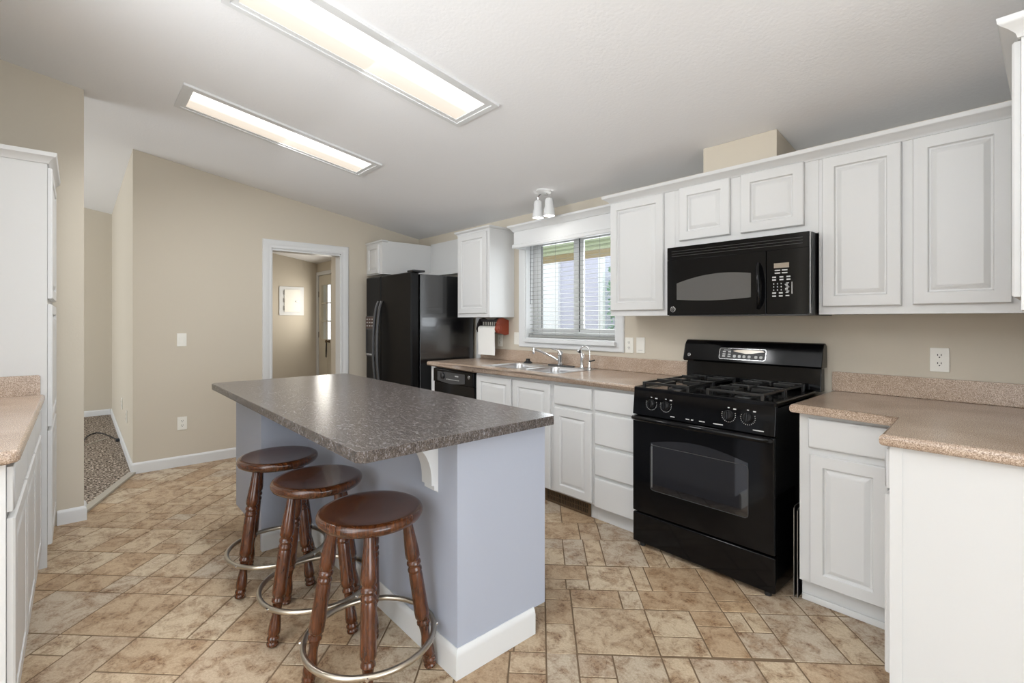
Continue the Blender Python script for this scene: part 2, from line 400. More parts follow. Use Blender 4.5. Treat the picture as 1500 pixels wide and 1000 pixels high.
def floor():
    me = bpy.data.meshes.new('floor'); bm = bmesh.new(); cl = bm.loops.layers.float_color.new('tone')
    r2 = 2 ** -.5
    def q(u, v, z): return Vector(((u - v) * r2, (u + v) * r2, z))
    g = .0032
    x0, x1, y0, y1 = XL - .1, 3.2, -4.5, YW
    def inside(u, v):
        p = q(u, v, 0); return x0 - .4 < p.x < x1 + .4 and y0 - .4 < p.y < y1 + .4
    def tile(u0, u1, v0, v1):
        if not inside((u0 + u1) / 2, (v0 + v1) / 2): return
        t = random.random()
        a = [(u0 + g, v0 + g), (u1 - g, v0 + g), (u1 - g, v1 - g), (u0 + g, v1 - g)]
        top = [bm.verts.new(q(u + (e if i in (0, 3) else -e), v + (e if i < 2 else -e), 0)) for i, (u, v) in enumerate(a) for e in (.0015,)]
        low = [bm.verts.new(q(u, v, -.0016)) for u, v in a]
        fs = [bm.faces.new(top)] + [bm.faces.new((low[i], low[(i + 1) % 4], top[(i + 1) % 4], top[i])) for i in range(4)]
        for f in fs:
            for l in f.loops: l[cl] = (t, t, t, 1)
    # blocks measured in front of the stove
    U = [.148, .472, .82]
    fixed = [(.149, .472, 1.908, 2.212), (.149, .379, 2.212, 2.360), (.379, .475, 2.212, 2.360), (.472, .818, 2.215, 2.368), (.245, .472, 2.362, 2.590),
             (.472, .547, 2.368, 2.595), (.547, .818, 2.368, 2.595), (.472, .669, 2.028, 2.212), (.669, .82, 2.106, 2.215), (.472, .669, 1.912, 2.028), (.669, .82, 1.915, 2.106),
             (.028, .149, 2.09, 2.27), (.028, .149, 1.90, 2.09), (.82, .974, 1.918, 2.075), (.028, .149, 2.27, 2.36), (.028, .133, 2.36, 2.45), (.133, .245, 2.362, 2.45), (.028, .245, 2.45, 2.592),
             (.82, .895, 2.075, 2.215), (.895, .974, 2.075, 2.215), (.818, .974, 2.215, 2.30), (.818, .974, 2.30, 2.595)]
    fixed = [(a, b, c, d) for a, b, c, d in fixed]
    for t in fixed: tile(*t)
    # the rest: the same family of blocks, each divided in one of a few ways
    us = []; u = -6.5
    FU0, FU1, FV0, FV1 = .028, .974, 1.905, 2.595
    ulines = [FU0 - .335 * k for k in range(24, 0, -1)] + [FU0, .148 + .0, .472, .82, FU1] + [FU1 + .335 * k for k in range(1, 14)]
    vl = [FV0]; random.seed(3)
    hs = [.305, .235, .150, .305, .19]
    k = 0
    while vl[0] > -6.5: vl.insert(0, vl[0] - hs[k % 5]); k += 1
    vl += [FV1]; k = 0
    while vl[-1] < 6.5: vl.append(vl[-1] + hs[k % 5]); k += 1
    for j in range(len(vl) - 1):
        va, vb = vl[j], vl[j + 1]
        infix = abs(va - FV0) < 1e-6
        offs = 0 if infix else random.choice((0, .11, .22, 0))
        lines = [x + offs for x in ulines]
        for i in range(len(lines) - 1):
            ua, ub = lines[i], lines[i + 1]
            if infix and ua > FU0 - .01 and ub < FU1 + .01: continue
            if not inside((ua + ub) / 2, (va + vb) / 2): random.random(); continue
            w, h = ub - ua, vb - va
            if infix:
                m1, m2 = va + .305, va + .455
                for a, b in ((va, m1), (m1, m2), (m2, vb)):
                    if b - a < .2 or random.random() < .4: tile(ua, ua + w * .62, a, b); tile(ua + w * .62, ub, a, b)
                    else: tile(ua, ub, a, b)
                continue
            if w < .2: tile(ua, ub, va, vb); continue
            r = random.random()
            if h < .16:
                if r < .5: tile(ua, ub, va, vb)
                else: tile(ua, ua + w * .66, va, vb); tile(ua + w * .66, ub, va, vb)
            elif r < .16: tile(ua, ub, va, vb)
            elif r < .38:
                tile(ua, ua + w * .3, va, vb); tile(ua + w * .3, ub, va, vb)
            elif r < .54:
                tile(ua, ub, va, va + h * .36); tile(ua, ub, va + h * .36, vb)
            elif r < .78:
                a = ua + w * .58; tile(ua, a, va, va + h * .38); tile(ua, a, va + h * .38, vb); tile(a, ub, va, va + h * .62); tile(a, ub, va + h * .62, vb)
            else:
                a = ua + w * .42; tile(ua, a, va, va + h * .6); tile(ua, a, va + h * .6, vb); tile(a, ub, va, vb)
    n_t = len(bm.faces)
    gv = [bm.verts.new((x, y, -.0016)) for x, y in ((x0, y0), (x1, y0), (x1, y1), (x0, y1))]
    gf = bm.faces.new(gv); gf.material_index = 1
    bmesh.ops.translate(bm, vec=(0, 0, .0), verts=bm.verts)
    # trim tiles that pass the room edge
    for pc, no in (((x0, 0, 0), (-1, 0, 0)), ((x1, 0, 0), (1, 0, 0)), ((0, y0, 0), (0, -1, 0)), ((0, y1, 0), (0, 1, 0))):
        geom = bm.verts[:] + bm.edges[:] + bm.faces[:]
        bmesh.ops.bisect_plane(bm, geom=geom, plane_co=pc, plane_no=no, clear_outer=True)
    bm.to_mesh(me); bm.free()
    me.materials.append(M['tile']); me.materials.append(M['grout'])
    o = bpy.data.objects.new('floor', me); COL.objects.link(o)
    tag(o, 'tan and brown stone pattern tile floor laid diagonally', 'floor', kind='structure')
floor()

b = MB()
b.prism(Fr((0, 0, 0), (1, 0, 0), (0, 1, 0), (0, 0, 1)), [(XF, -4.5), (-4.342, -4.5), (-4.342, .02), (-4.42, .045), (XL - .05, .345), (XF, .345)], .001, .016)
struct(b, 'floor_carpet', M['carpet'], 'speckled brown and grey carpet beyond the metal strip', 'carpet')
b = MB(); b.box(XF, XL - .13, .467, YW, -.02, -.002)
struct(b, 'floor_utility', M['grout'], 'floor of the room behind the doorway', 'floor')
b = MB()
A_ = Vector((-4.30, -.005)); B_ = Vector((-5.24, .352)); d_ = (B_ - A_).normalized(); n_ = Vector((-d_.y, d_.x))
Ft = Fr((A_.x, A_.y, 0), (d_.x, d_.y, 0), (n_.x, n_.y, 0), (0, 0, 1))
b.prism(Fr(Ft.o, (d_.x, d_.y, 0), (0, 0, 1), (n_.x, n_.y, 0)), [(0.03, 0), ((B_ - A_).length - .03, 0), ((B_ - A_).length - .03, .019), (0.03, .019)], -.032, .022, .004)
struct(b, 'trim_threshold', M['threshold'], 'grey metal strip between the tile and the carpet', 'threshold strip')

BASEP = [(0, 0), (.014, 0), (.014, .072), (.010, .084), (.004, .092), (0, .092)]
b = MB(); b.sweep([(XF, .3465), (XL + .0005, .3465), (XL + .0005, 1.363)], BASEP)
struct(b, 'baseboard_left', M['trim'], 'white baseboard around the tan corner left of the doorway', 'baseboard')
b = MB(); b.sweep([(-4.2195, -.098), (-4.2195, .0305), (-4.3405, .0305), (-4.3405, -.8)], BASEP)
struct(b, 'baseboard_stub', M['trim'], 'short white baseboard on the wall end by the pantry', 'baseboard')
b = MB(); b.sweep([(XF + .0005, -4.4), (XF + .0005, .33)], BASEP)
struct(b, 'baseboard_far', M['trim'], 'white baseboard on the far wall behind the carpet', 'baseboard')

# doorway casing on the left wall
CAS = [(0, 0), (.012, .0), (.012, 0), ]
def casing(b, F, u0, u1, v0, v1, w=.068, t=.018, bottom=False, head=True):
    pr = [(0, 0), (0, .010), (.012, .014), (.030, .012), (.052, t), (w - .006, t), (w, .012), (w, 0)]      # (outwards, depth)
    cor = [(u0, v0, -1, 0), (u0, v1, -1, 1), (u1, v1, 1, 1), (u1, v0, 1, 0)]
    if bottom: cor = [(u0, v0, -1, -1), (u0, v1, -1, 1), (u1, v1, 1, 1), (u1, v0, 1, -1), (u0, v0, -1, -1)]
    L = [[F(u + su * o, v + sv * o, n) for o, n in pr] for u, v, su, sv in cor]
    if bottom:
        vs = [[b.bm.verts.new(p) for p in l] for l in L[:-1]]; vs.append(vs[0])
        for a, c in zip(vs, vs[1:]):
            for i in range(len(pr)):
                j = (i + 1) % len(pr); b.bm.faces.new((a[i], a[j], c[j], c[i]))
    else: b.loops(L)
b = MB(); F = east(XL + .0008, 0, 0)
casing(b, F, 1.438, 2.140, 0, 2.02, w=.085)
b.box(XL - .119, XL + .001, 1.4325, 1.447, 0, 2.014); b.box(XL - .119, XL + .001, 2.131, 2.1455, 0, 2.014); b.box(XL - .119, XL + .001, 1.447, 2.131, 2.0, 2.0195)
struct(b, 'door_1', M['trim'], 'white casing of the open doorway to the utility room', 'doorway')

# ------------------------------------------------------------------ window over the sink
def window():
    b = MB(); F = south(0, YW - .0008, 0)
    casing(b, F, -3.296, -2.274, 1.132, 2.072, w=.080, bottom=True)
    b.box(-3.2995, -3.285, YW, YW + .148, 1.1305, 2.079); b.box(-2.285, -2.2705, YW, YW + .148, 1.1305, 2.079)
    b.box(-3.285, -2.285, YW, YW + .148, 1.1305, 1.142); b.box(-3.285, -2.285, YW, YW + .148, 2.068, 2.079)
    w = struct(b, 'window_1', M['trim'], 'white framed sliding window above the sink', 'window')
    F = south(0, YW + .12, 0)
    def fr(b):
        b.ring(F, [(-3.284, 1.143), (-2.286, 1.143), (-2.286, 2.067), (-3.284, 2.067)], [(-3.235, 1.19), (-2.335, 1.19), (-2.335, 2.03), (-3.235, 2.03)], -.02, .03)
    part(fr, 'sash_frame', M['trim'], w)
    def sl(b):
        b.ring(F, [(-3.234, 1.191), (-2.735, 1.191), (-2.735, 2.029), (-3.234, 2.029)], [(-3.19, 1.23), (-2.79, 1.23), (-2.79, 1.99), (-3.19, 1.99)], 0, .022)
    part(sl, 'sash_frame', M['trim'], w)
    part(lambda b: b.ring(F, [(-2.729, 1.191), (-2.336, 1.191), (-2.336, 2.029), (-2.729, 2.029)], [(-2.69, 1.23), (-2.36, 1.23), (-2.36, 1.99), (-2.69, 1.99)], -.006, .012), 'sash_frame', M['trim'], w)
    part(lambda b: [b.fbox(F, -3.189, -3.183, 1.23, 1.99, .004, .018), b.fbox(F, -2.735, -2.729, 1.2, 2.02, .0, .018)], 'gasket', M['gasket'], w)
    part(lambda b: b.fbox(F, -3.19, -2.79, 1.23, 1.99, .006, .009), 'pane', M['glass'], w)
    part(lambda b: b.fbox(F, -2.69, -2.36, 1.23, 1.99, -.001, .002), 'pane', M['glass'], w)
    part(lambda b: b.box(-3.276, -2.254, YW - .05, YW - .019, 1.100, 1.131, .004), 'window_sill', M['trim'], w)
    t = thing('window_blind', 'white horizontal slat blind hanging over the sink window', 'window blind', (-2.785, YW + .04, 1.16))
    n = 23; z0 = 1.185; dz = .0385
    def slats(b):
        for k in range(n):
            z = z0 + k * dz; yc = YW + .048
            b.prism(east(0, 0, 0), [(yc - .0125, z - .0022), (yc, z + .0004), (yc + .0125, z + .0024), (yc + .0125, z + .0046), (yc, z + .0028), (yc - .0125, z + .0002)], -3.278, -2.292)
    part(slats, 'slats', M['slat'], t)
    part(lambda b: b.box(-3.278, -2.292, YW + .024, YW + .072, 1.145, 1.165, .003), 'bottom_rail', M['slat'], t)
    part(lambda b: b.box(-3.28, -2.29, YW + .018, YW + .078, 2.046, 2.064, .003), 'head_rail', M['slat'], t)
    for x in (-3.10, -2.94, -2.45):
        part(lambda b: b.cyl((x, YW + .024, 1.15), (x, YW + .024, 2.05), .0012, 6), 'ladder_cord', M['slat'], t)
    part(lambda b: b.cyl((-3.245, YW + .012, 1.45), (-3.24, YW + .016, 2.04), .0032, 8), 'wand', M['darkgrey'], t)
window()

def valance():
    t = thing('window_valance', 'white boxed valance with crown trim above the sink window', 'valance', (-2.70, YW, 1.957))
    def bd(b):
        b.box(-3.305, -2.150, 2.98, 2.998, 1.957, 2.14); b.box(-2.1495, -2.098, 2.98, 2.998, 1.957, 2.115); b.box(-3.305, -3.287, 2.998, YW - .001, 1.957, 2.14)
        b.box(-3.305, -2.150, 2.998, YW - .001, 2.125, 2.14)
    part(bd, 'board', M['trim'], t)
    part(lambda b: b.sweep([(-3.3055, YW - .001), (-3.3055, 2.9795), (-2.150, 2.9795)], [(0, 0), (.008, 0), (.012, .012), (.028, .032), (.044, .040), (.046, .056), (0, .056)], 2.106), 'crown', M['trim'], t)
    part(lambda b: b.sweep([(-3.3055, YW - .001), (-3.3055, 2.9795), (-2.098, 2.9795)], [(0, 0), (.010, .0), (.014, .008), (.010, .018), (.012, .028), (.004, .036), (0, .036)], 1.957), 'bottom_trim', M['trim'], t)
valance()

# ------------------------------------------------------------------ outside the window
b = MB(); b.box(-12, 6, YW + .16, 14, -.3, -.25)
struct(b, 'ground', M['ground'], 'pale ground outside the window', 'ground')
t = thing('neighbour_house', 'pale lavender sided house seen through the blind', 'house', (-4.5, 8.2, -.25))
part(lambda b: [b.box(-11, -6.25, 8.2, 12, -.25, 3.6)], 'siding', M['siding'], t)
part(lambda b: [b.box(-11, -7.51, 8.12, 8.198, -.25, 3.6)], 'panel', M['whitesiding'], t, label='white wall panel')
part(lambda b: [b.box(-6.37, -6.25, 8.12, 8.198, -.25, 3.6)], 'corner_board', M['whitesiding'], t, label='white corner board')
t = thing('patio_cover', 'pale green patio cover with a tan timber edge outside the window', 'patio cover', (-3.5, 3.4, -.25))
def aw(b):
    b.prism(east(0, 0, 0), [(YW + .2, 2.66), (5.9, 2.38), (5.9, 2.42), (YW + .2, 2.70)], -8.5, 1)
    for k in range(12):
        y = 3.45 + k * .2; z = 2.66 - (y - YW - .2) * .1085
        b.box(-8.5, 1, y, y + .03, z - .03, z + .005)
part(aw, 'roof_panel', M['awning'], t)
part(lambda b: b.box(-8.5, 1, 5.9, 5.98, 2.27, 2.378), 'beam', M['beam'], t)
for x in (-7.6, -3.52):
    part(lambda b: b.box(x - .05, x + .05, 5.88, 5.98, -.25, 2.27), 'post', M['whitesiding'], t)
def shrub(x, y, h, r, n):
    b = MB()
    for k in range(n):
        a = random.uniform(0, 2 * PI); rr = r * random.random() ** .5; z = random.uniform(.1, h)
        c = Vector((x + rr * math.cos(a), y + rr * math.sin(a), z - .25)); s_ = random.uniform(.05, .1)
        u = Vector((random.gauss(0, 1), random.gauss(0, 1), random.gauss(0, 1))).normalized(); v = u.orthogonal().normalized()
        vs = [b.bm.verts.new(c + p) for p in (u * s_, v * s_ * .5, -u * s_, -v * s_ * .5)]
        b.bm.faces.new(vs)
    return b.build('foliage', M['leaf'], T_, smooth=False)
T_ = thing('shrub', 'green shrub glimpsed at the right edge of the sink window', 'shrub', (-5.75, 8.3, -.25))
shrub(-5.75, 8.3, 2.6, .42, 700)
part(lambda b: b.cyl((-5.75, 8.3, -.25), (-5.75, 8.3, 1.4), .04, 8), 'stem', M['beam'], T_)

# ------------------------------------------------------------------ room behind the doorway
t = thing('breaker_panel', 'white breaker panel on the wall behind the doorway', 'electrical panel', (XF, 2.69, 1.385))
part(lambda b: b.prism(east(XF + .001, 0, 0), rrect(2.495, 2.891, 1.385, 1.868, .006), 0, .012, .003), 'cover', M['trim'], t)
part(lambda b: b.prism(east(XF + .0135, 0, 0), rrect(2.575, 2.825, 1.44, 1.82, .004), 0, .01, .002), 'panel_door', M['plate'], t)
part(lambda b: b.fbox(east(XF + .024, 0, 0), 2.74, 2.79, 1.61, 1.63, 0, .006, .002), 'latch', M['silver'], t)
for z in (1.47, 1.60, 1.73): part(lambda b: b.fbox(east(XF + .0135, 0, 0), 2.563, 2.574, z, z + .07, 0, .010), 'hinge', M['silver'], t)

def entry_door():
    b = MB(); F = south(0, YW - .0008, 0)
    casing(b, F, -8.535, -7.665, 0, 2.075, w=.06)
    b.box(-8.5595, -8.535, YW, YW + .148, 0, 2.109); b.box(-7.665, -7.6405, YW, YW + .148, 0, 2.109); b.box(-8.535, -7.665, YW, YW + .148, 2.075, 2.109)
    d = struct(b, 'door_2', M['trim'], 'exterior door with a glazed upper half in the utility room', 'door')
    F = south(0, YW + .045, 0)
    def leaf(b):
        b.ring(F, [(-8.53, .01), (-7.67, .01), (-7.67, 2.07), (-8.53, 2.07)], [(-8.43, .98), (-7.77, .98), (-7.77, 1.90), (-8.43, 1.90)], 0, .04)
        b.fbox(F, -8.40, -8.13, .25, .82, .04, .046, .003); b.fbox(F, -8.07, -7.80, .25, .82, .04, .046, .003)
    part(leaf, 'door_leaf', M['doorpaint'], d)
    part(lambda b: b.fbox(F, -8.43, -7.77, .98, 1.90, .012, .016), 'pane', M['glass'], d)
    def mt(b):
        for z in (1.287, 1.593): b.fbox(F, -8.43, -7.77, z - .01, z + .01, .017, .030)
        b.fbox(F, -8.21, -8.19, .98, 1.90, .017, .030)
    part(mt, 'muntins', M['doorpaint'], d)
    for z in (1.00, 1.70, .25): part(lambda b: b.fbox(F, -8.535, -8.522, z, z + .1, .04, .046), 'hinge', M['vent'], d)
    part(lambda b: b.lathe([(.026, 0), (.028, .006), (.012, .012), (.012, .03), (.026, .04), (.028, .055), (.018, .066)], (-8.06, YW + .004, .95), (0, -1, 0), 18), 'door_knob', M['vent'], d)
    t = thing('door_curtain', 'cream pleated fabric outside the glazed utility door', 'curtain', (-8.1, YW + .20, .9))
    def cu(b):
        pts = [(-8.5 + k * .02, YW + .2 + .014 * math.sin(k * 1.1)) for k in range(32)]
        b.loops([[Vector((x, y, z)) for z in (.85, 2.0)] for x, y in pts], False, False, closed=False)
    part(cu, 'fabric', M['curtain'], t)
    t = thing('hanging_strap', 'black strap hanging from the utility door knob', 'strap', (-8.06, YW - .05, .7))
    part(lambda b: b.tube([(-8.075, YW - .042, .93), (-8.08, YW - .045, .8), (-8.075, YW - .046, .69), (-8.06, YW - .047, .685), (-8.05, YW - .045, .78), (-8.05, YW - .042, .93)], .007, 8), 'strap', M['rubber'], t)
entry_door()

# ------------------------------------------------------------------ sockets and switches
def outlet(F, name, label, kind='outlet', group=None):
    t = thing(name, label, 'switch' if 'switch' in name else 'socket', F(0, 0, 0), group)
    part(lambda b: b.prism(F, rrect(-.036, .036, -.058, .058, .004), .0006, .006, .002), 'cover_plate', M['plate'], t)
    if kind == 'outlet':
        for dz in (.020, -.020):
            r = part(lambda b: b.prism(F, rrect(-.0165, .0165, dz - .0145, dz + .0145, .012, 6), .0061, .0085), 'receptacle', M['plate'], t)
            part(lambda b: [b.fbox(F, x - .0015, x + .0015, dz, dz + .009, .0086, .0092) for x in (-.0065, .0065)] + [b.prism(F, rrect(-.0028, .0028, dz - .010, dz - .004, .0026), .0086, .0092)], 'socket_slots', M['slot'], r)
    elif kind == 'rocker':
        part(lambda b: b.prism(F, [(-.0165, -.033), (.0165, -.033), (.0165, .033), (-.0165, .033)], .0061, .010, .002), 'rocker', M['plate'], t)
    elif kind == 'blank':
        part(lambda b: b.fbox(F, -.018, .018, -.040, -.036, .0061, .007), 'indicator', M['mark'], t)
    return t
outlet(south(-.372, YW, 1.108), 'wall_outlet', 'white double socket above the worktop right of the stove')
outlet(south(-2.150, YW, 1.111), 'wall_outlet', 'white double socket beside the window casing, left of a blank plate')
outlet(south(-2.051, YW, 1.115), 'wall_switch', 'white plate with one small slit, left of the stove backguard', 'blank')
outlet(south(-3.415, YW, 1.128), 'wall_switch', 'white switch plate between the paper towels and the window', 'rocker')
outlet(south(-3.66, YW, 1.10), 'wall_outlet', 'white socket partly hidden behind the hanging paper towel')
outlet(east(XL, .692, 1.126), 'wall_switch', 'white rocker switch on the tan wall left of the doorway', 'rocker')
outlet(east(XL, .695, .381), 'wall_outlet', 'white double socket low on the tan wall below the switch')
outlet(south(-6.50, .347, .43), 'wall_outlet', 'upper and farther of two sockets on the wall beside the carpet')
outlet(south(-5.85, .347, .39), 'wall_outlet', 'lower and nearer of two sockets on the wall beside the carpet')

t = thing('power_cord', 'black cord looping across the carpet to the wall', 'cord', (-6.7, .15, .017))
part(lambda b: b.tube([(-6.60, .04, .022), (-6.80, .04, .022), (-7.05, .065, .022), (-7.22, .11, .022), (-7.27, .16, .022), (-7.18, .21, .022), (-6.95, .265, .022), (-6.72, .31, .024), (-6.60, .335, .03)], .006, 8), 'cable', M['rubber'], t)
part(lambda b: b.box(-6.68, -6.60, .30, .33, .018, .045, .006), 'plug', M['rubber'], t)
t = thing('white_cord', 'thin cream cord lying on the carpet inside the black loop', 'cord', (-6.7, .15, .017))
part(lambda b: b.tube([(-6.62, .06, .021), (-6.70, .12, .021), (-6.80, .19, .021), (-6.86, .24, .021)], .004, 6), 'cable', M['cordcream'], t)

# ------------------------------------------------------------------ cabinets on the stove wall
ZU0, ZU1 = 1.33, 2.135
def upper(label, x0, x1, z0, doors, z1=ZU1):
    t = thing('wall_cabinet', label, 'wall cabinet', ((x0 + x1) / 2, YW, z0))
    part(lambda b: b.box(x0, x1, 2.815, YW - .001, z0, z1), 'body', M['cab'], t)
    for a, c, d, e in doors:
        part(lambda b: b.door(south(0, 2.8145, 0), a, c, d, e), 'door', M['cab'], t)
    return t
upper('narrow single door white wall cabinet right of the sink window', -2.096, -1.6, ZU0, [(-2.088, -1.674, 1.368, 2.116)])
upper('short two door white wall cabinet above the black microwave', -1.599, -.801, 1.747, [(-1.564, -1.248, 1.795, 2.122), (-1.187, -.865, 1.793, 2.122)])
upper('wide two door white wall cabinet right of the microwave', -.80, -.066, ZU0, [(-.782, -.466, 1.369, 2.116), (-.426, -.112, 1.371, 2.116)])
t = thing('wall_cabinet', 'white wall cabinet at the right edge, turned towards the left', 'wall cabinet', (.09, 2.4, ZU0))
part(lambda b: b.box(-.0645, .239, 2.035, YW - .001, ZU0, ZU1), 'body', M['cab'], t)
part(lambda b: b.door(west(-.065, 0, 0), -2.78, -2.42, 1.369, 2.116), 'door', M['cab'], t)
part(lambda b: b.door(west(-.065, 0, 0), -2.40, -2.05, 1.369, 2.116), 'door', M['cab'], t)
t = thing('crown_molding', 'white crown molding along the tops of the right hand wall cabinets', 'molding', (-1.2, 2.8, 2.115))
CROWN = [(0, 0), (.006, 0), (.010, .012), (.026, .026), (.040, .034), (.046, .040), (.048, .055), (0, .055)]
part(lambda b: b.sweep([(-2.0965, YW - .001), (-2.0965, 2.8145), (-.0655, 2.8145), (-.0655, 2.0345), (.238, 2.0345)], CROWN, 2.119), 'molding', M['cab'], t)

t = thing('wall_cabinet', 'white single door wall cabinet between refrigerator and sink window', 'wall cabinet', (-3.70, YW, ZU0))
part(lambda b: b.box(-3.955, -3.455, 2.815, YW - .001, ZU0, 2.165), 'body', M['cab'], t)
part(lambda b: b.door(south(0, 2.8145, 0), -3.925, -3.49, 1.366, 2.125), 'door', M['cab'], t)
part(lambda b: b.sweep([(-3.9555, YW - .001), (-3.9555, 2.8145), (-3.4545, 2.8145), (-3.4545, YW - .001)], [(0, 0), (.004, 0), (.006, .012), (.024, .024), (.027, .036), (0, .036)], 2.133), 'crown', M['cab'], t)
t = thing('corner_cabinet', 'white cabinet in the corner above the refrigerator', 'wall cabinet', (-5.0, 2.8, 1.80))
part(lambda b: b.box(XL + .001, -4.82, 2.44, YW - .001, 1.80, 2.16), 'body', M['cab'], t)
part(lambda b: b.door(south(0, 2.4395, 0), -5.15, -4.88, 1.81, 2.12, st=.04), 'door', M['cab'], t)
part(lambda b: b.sweep([(XL + .002, 2.4395), (-4.8195, 2.4395), (-4.8195, 2.50)], [(0, 0), (.012, .006), (.016, .02), (0, .02)], 2.145), 'crown', M['cab'], t)
t = thing('bridge_panel', 'white panel with a bottom ledge on the wall above the refrigerator', 'panel', (-4.4, YW, 1.80))
part(lambda b: b.box(-4.818, -3.985, 3.05, YW - .001, 1.80, 2.175), 'panel', M['cab'], t)
part(lambda b: b.box(-4.818, -3.985, 3.00, 3.0495, 1.80, 1.845, .004), 'ledge', M['cab'], t)

YF, YD = 2.50, 2.482                       # base face frame, door backs sit on it
def base(label, x0, x1, doors=(), drawers=(), hollow=False, toe=True, name='base_cabinet'):
    t = thing(name, label, 'base cabinet', ((x0 + x1) / 2, 2.8, 0))
    def body(b):
        if hollow:
            b.box(x0, x0 + .018, YF, YW - .002, .10, .873); b.box(x1 - .018, x1, YF, YW - .002, .10, .873); b.box(x0 + .018, x1 - .018, YF, YW - .002, .10, .118)
            b.box(x0 + .018, x1 - .018, YF, YF + .02, .118, .873)
        else: b.box(x0, x1, YF, YW - .002, .10, .873)
    part(body, 'body', M['cab'], t)
    part(lambda b: b.box(x0, x1, 2.535, 2.56, 0.0005, .0995), 'toe_kick', M['cab'], t)
    for a, c, d, e in doors: part(lambda b: b.door(south(0, YF - .0005, 0), a, c, d, e), 'door', M['cab'], t)
    for a, c, d, e in drawers: part(lambda b: b.slab(south(0, YF - .0005, 0), a, c, d, e), 'drawer', M['cab'], t)
    return t
base('white two door cabinet under the sink, right of the dishwasher', -3.238, -2.362, [(-3.222, -2.792, .108, .850), (-2.768, -2.377, .108, .850)], hollow=True)
base('white cabinet with one drawer over one door beside the drawer stack', -2.361, -1.993, [(-2.334, -2.006, .112, .693)], [(-2.334, -2.006, .718, .852)])
t = base('white stack of four drawers left of the stove', -1.992, -1.655, (), [(-1.980, -1.662, .722, .856), (-1.980, -1.662, .503, .702), (-1.980, -1.662, .304, .483), (-1.980, -1.662, .098, .284)])
t = thing('filler_panel', 'narrow white panel between refrigerator and dishwasher', 'panel', (-3.88, 2.8, 0))
part(lambda b: b.box(-3.925, -3.865, 2.49, YW - .002, .0005, .873), 'panel', M['cab'], t)
t = base('white cabinet with one drawer over one door right of the stove', -.790, -.378, [(-.744, -.455, .107, .692)], [(-.750, -.455, .722, .855)])
part(lambda b: b.box(-.788, -.40, 2.522, 2.534, .0005, .03, .004), 'shoe_molding', M['cab'], t)

t = thing('peninsula_cabinet', 'white end cabinet with a plain side panel at the right edge', 'base cabinet', (-.07, 2.3, 0))
part(lambda b: b.box(-.374, .234, 2.062, 2.499, .0005, .873), 'body', M['cab'], t)
part(lambda b: b.box(-.374, -.34, 2.056, 2.0615, .0005, .873), 'stile', M['cab'], t)
part(lambda b: b.slab(west(-.3745, 0, 0), -2.47, -2.085, .722, .856), 'drawer', M['cab'], t)
part(lambda b: b.door(west(-.3745, 0, 0), -2.47, -2.085, .085, .70), 'door', M['cab'], t)

XY = Fr((0, 0, 0), (1, 0, 0), (0, 1, 0), (0, 0, 1))
def bev_plan(b, poly, z0, z1, r=.014, seg=3):
    vs = b.loops([[XY(u, v, z) for u, v in poly] for z in (z0, z1)])
    es = []
    for lp in vs:
        for i in range(len(lp)):
            e = b.bm.edges.get((lp[i], lp[(i + 1) % len(lp)]))
            if e: es.append(e)
    bmesh.ops.bevel(b.bm, geom=es, offset=r, segments=seg, affect='EDGES', profile=.5)
t = thing('worktop', 'beige speckled L shaped worktop right of the stove', 'worktop', (-.3, 2.8, .874))
part(lambda b: bev_plan(b, [(-.818, 2.452), (-.398, 2.452), (-.398, 2.028), (.236, 2.028), (.236, 3.117), (-.818, 3.117)], .8745, .914), 'slab', M['worktop'], t)
part(lambda b: [b.box(-.818, .214, 3.094, 3.117, .9145, 1.018, .004), b.box(.2145, .236, 2.04, 3.117, .9145, 1.018, .004)], 'backsplash', M['worktop'], t)
t = thing('worktop', 'beige speckled worktop around the sink, left of the stove', 'worktop', (-2.8, 2.8, .874))
def ctop(b):
    x0, x1, y0, y1, z0, z1 = -3.945, -1.652, 2.452, 3.117, .8745, .914
    hx0, hx1, hy0, hy1 = -3.235, -2.415, 2.590, 2.985
    b.box(x0, hx0, y0, y1, z0, z1); b.box(hx1, x1, y0, y1, z0, z1); b.box(hx0, hx1, y0, hy0, z0, z1); b.box(hx0, hx1, hy1, y1, z0, z1)
    bmesh.ops.remove_doubles(b.bm, verts=b.bm.verts, dist=1e-5)
    es = [e for e in b.bm.edges if all(abs(v.co.y - y0) < 1e-5 for v in e.verts) and abs(e.verts[0].co.z - e.verts[1].co.z) < 1e-5]
    bmesh.ops.bevel(b.bm, geom=es, offset=.014, segments=3, affect='EDGES', profile=.5)
part(ctop, 'slab', M['worktop'], t)
part(lambda b: b.box(-3.945, -1.672, 3.094, 3.117, .9145, 1.018, .004), 'backsplash', M['worktop'], t)
b = MB(); b.box(-4.03, -3.962, 3.104, YW - .0005, .02, 1.80)
struct(b, 'trim_strip', M['trim'], 'white vertical strip on the wall between refrigerator and backsplash', 'trim')

t = thing('floor_vent', 'bronze slotted vent grille in the toe kick under the sink cabinet', 'vent', (-2.25, 2.535, 0))
part(lambda b: b.fbox(south(0, 2.5345, 0), -2.46, -2.045, .004, .092, 0, .004), 'backing', M['ventdark'], t)
def vg(b):
    F = south(0, 2.530, 0)
    b.ring(F, [(-2.462, .003), (-2.043, .003), (-2.043, .094), (-2.462, .094)], [(-2.445, .018), (-2.06, .018), (-2.06, .078), (-2.445, .078)], 0, .006)
    for k in range(26): x = -2.440 + k * .0148; b.fbox(F, x, x + .006, .018, .078, 0, .005)
    b.fbox(F, -2.445, -2.06, .046, .050, 0, .0055)
part(vg, 'grille', M['vent'], t)

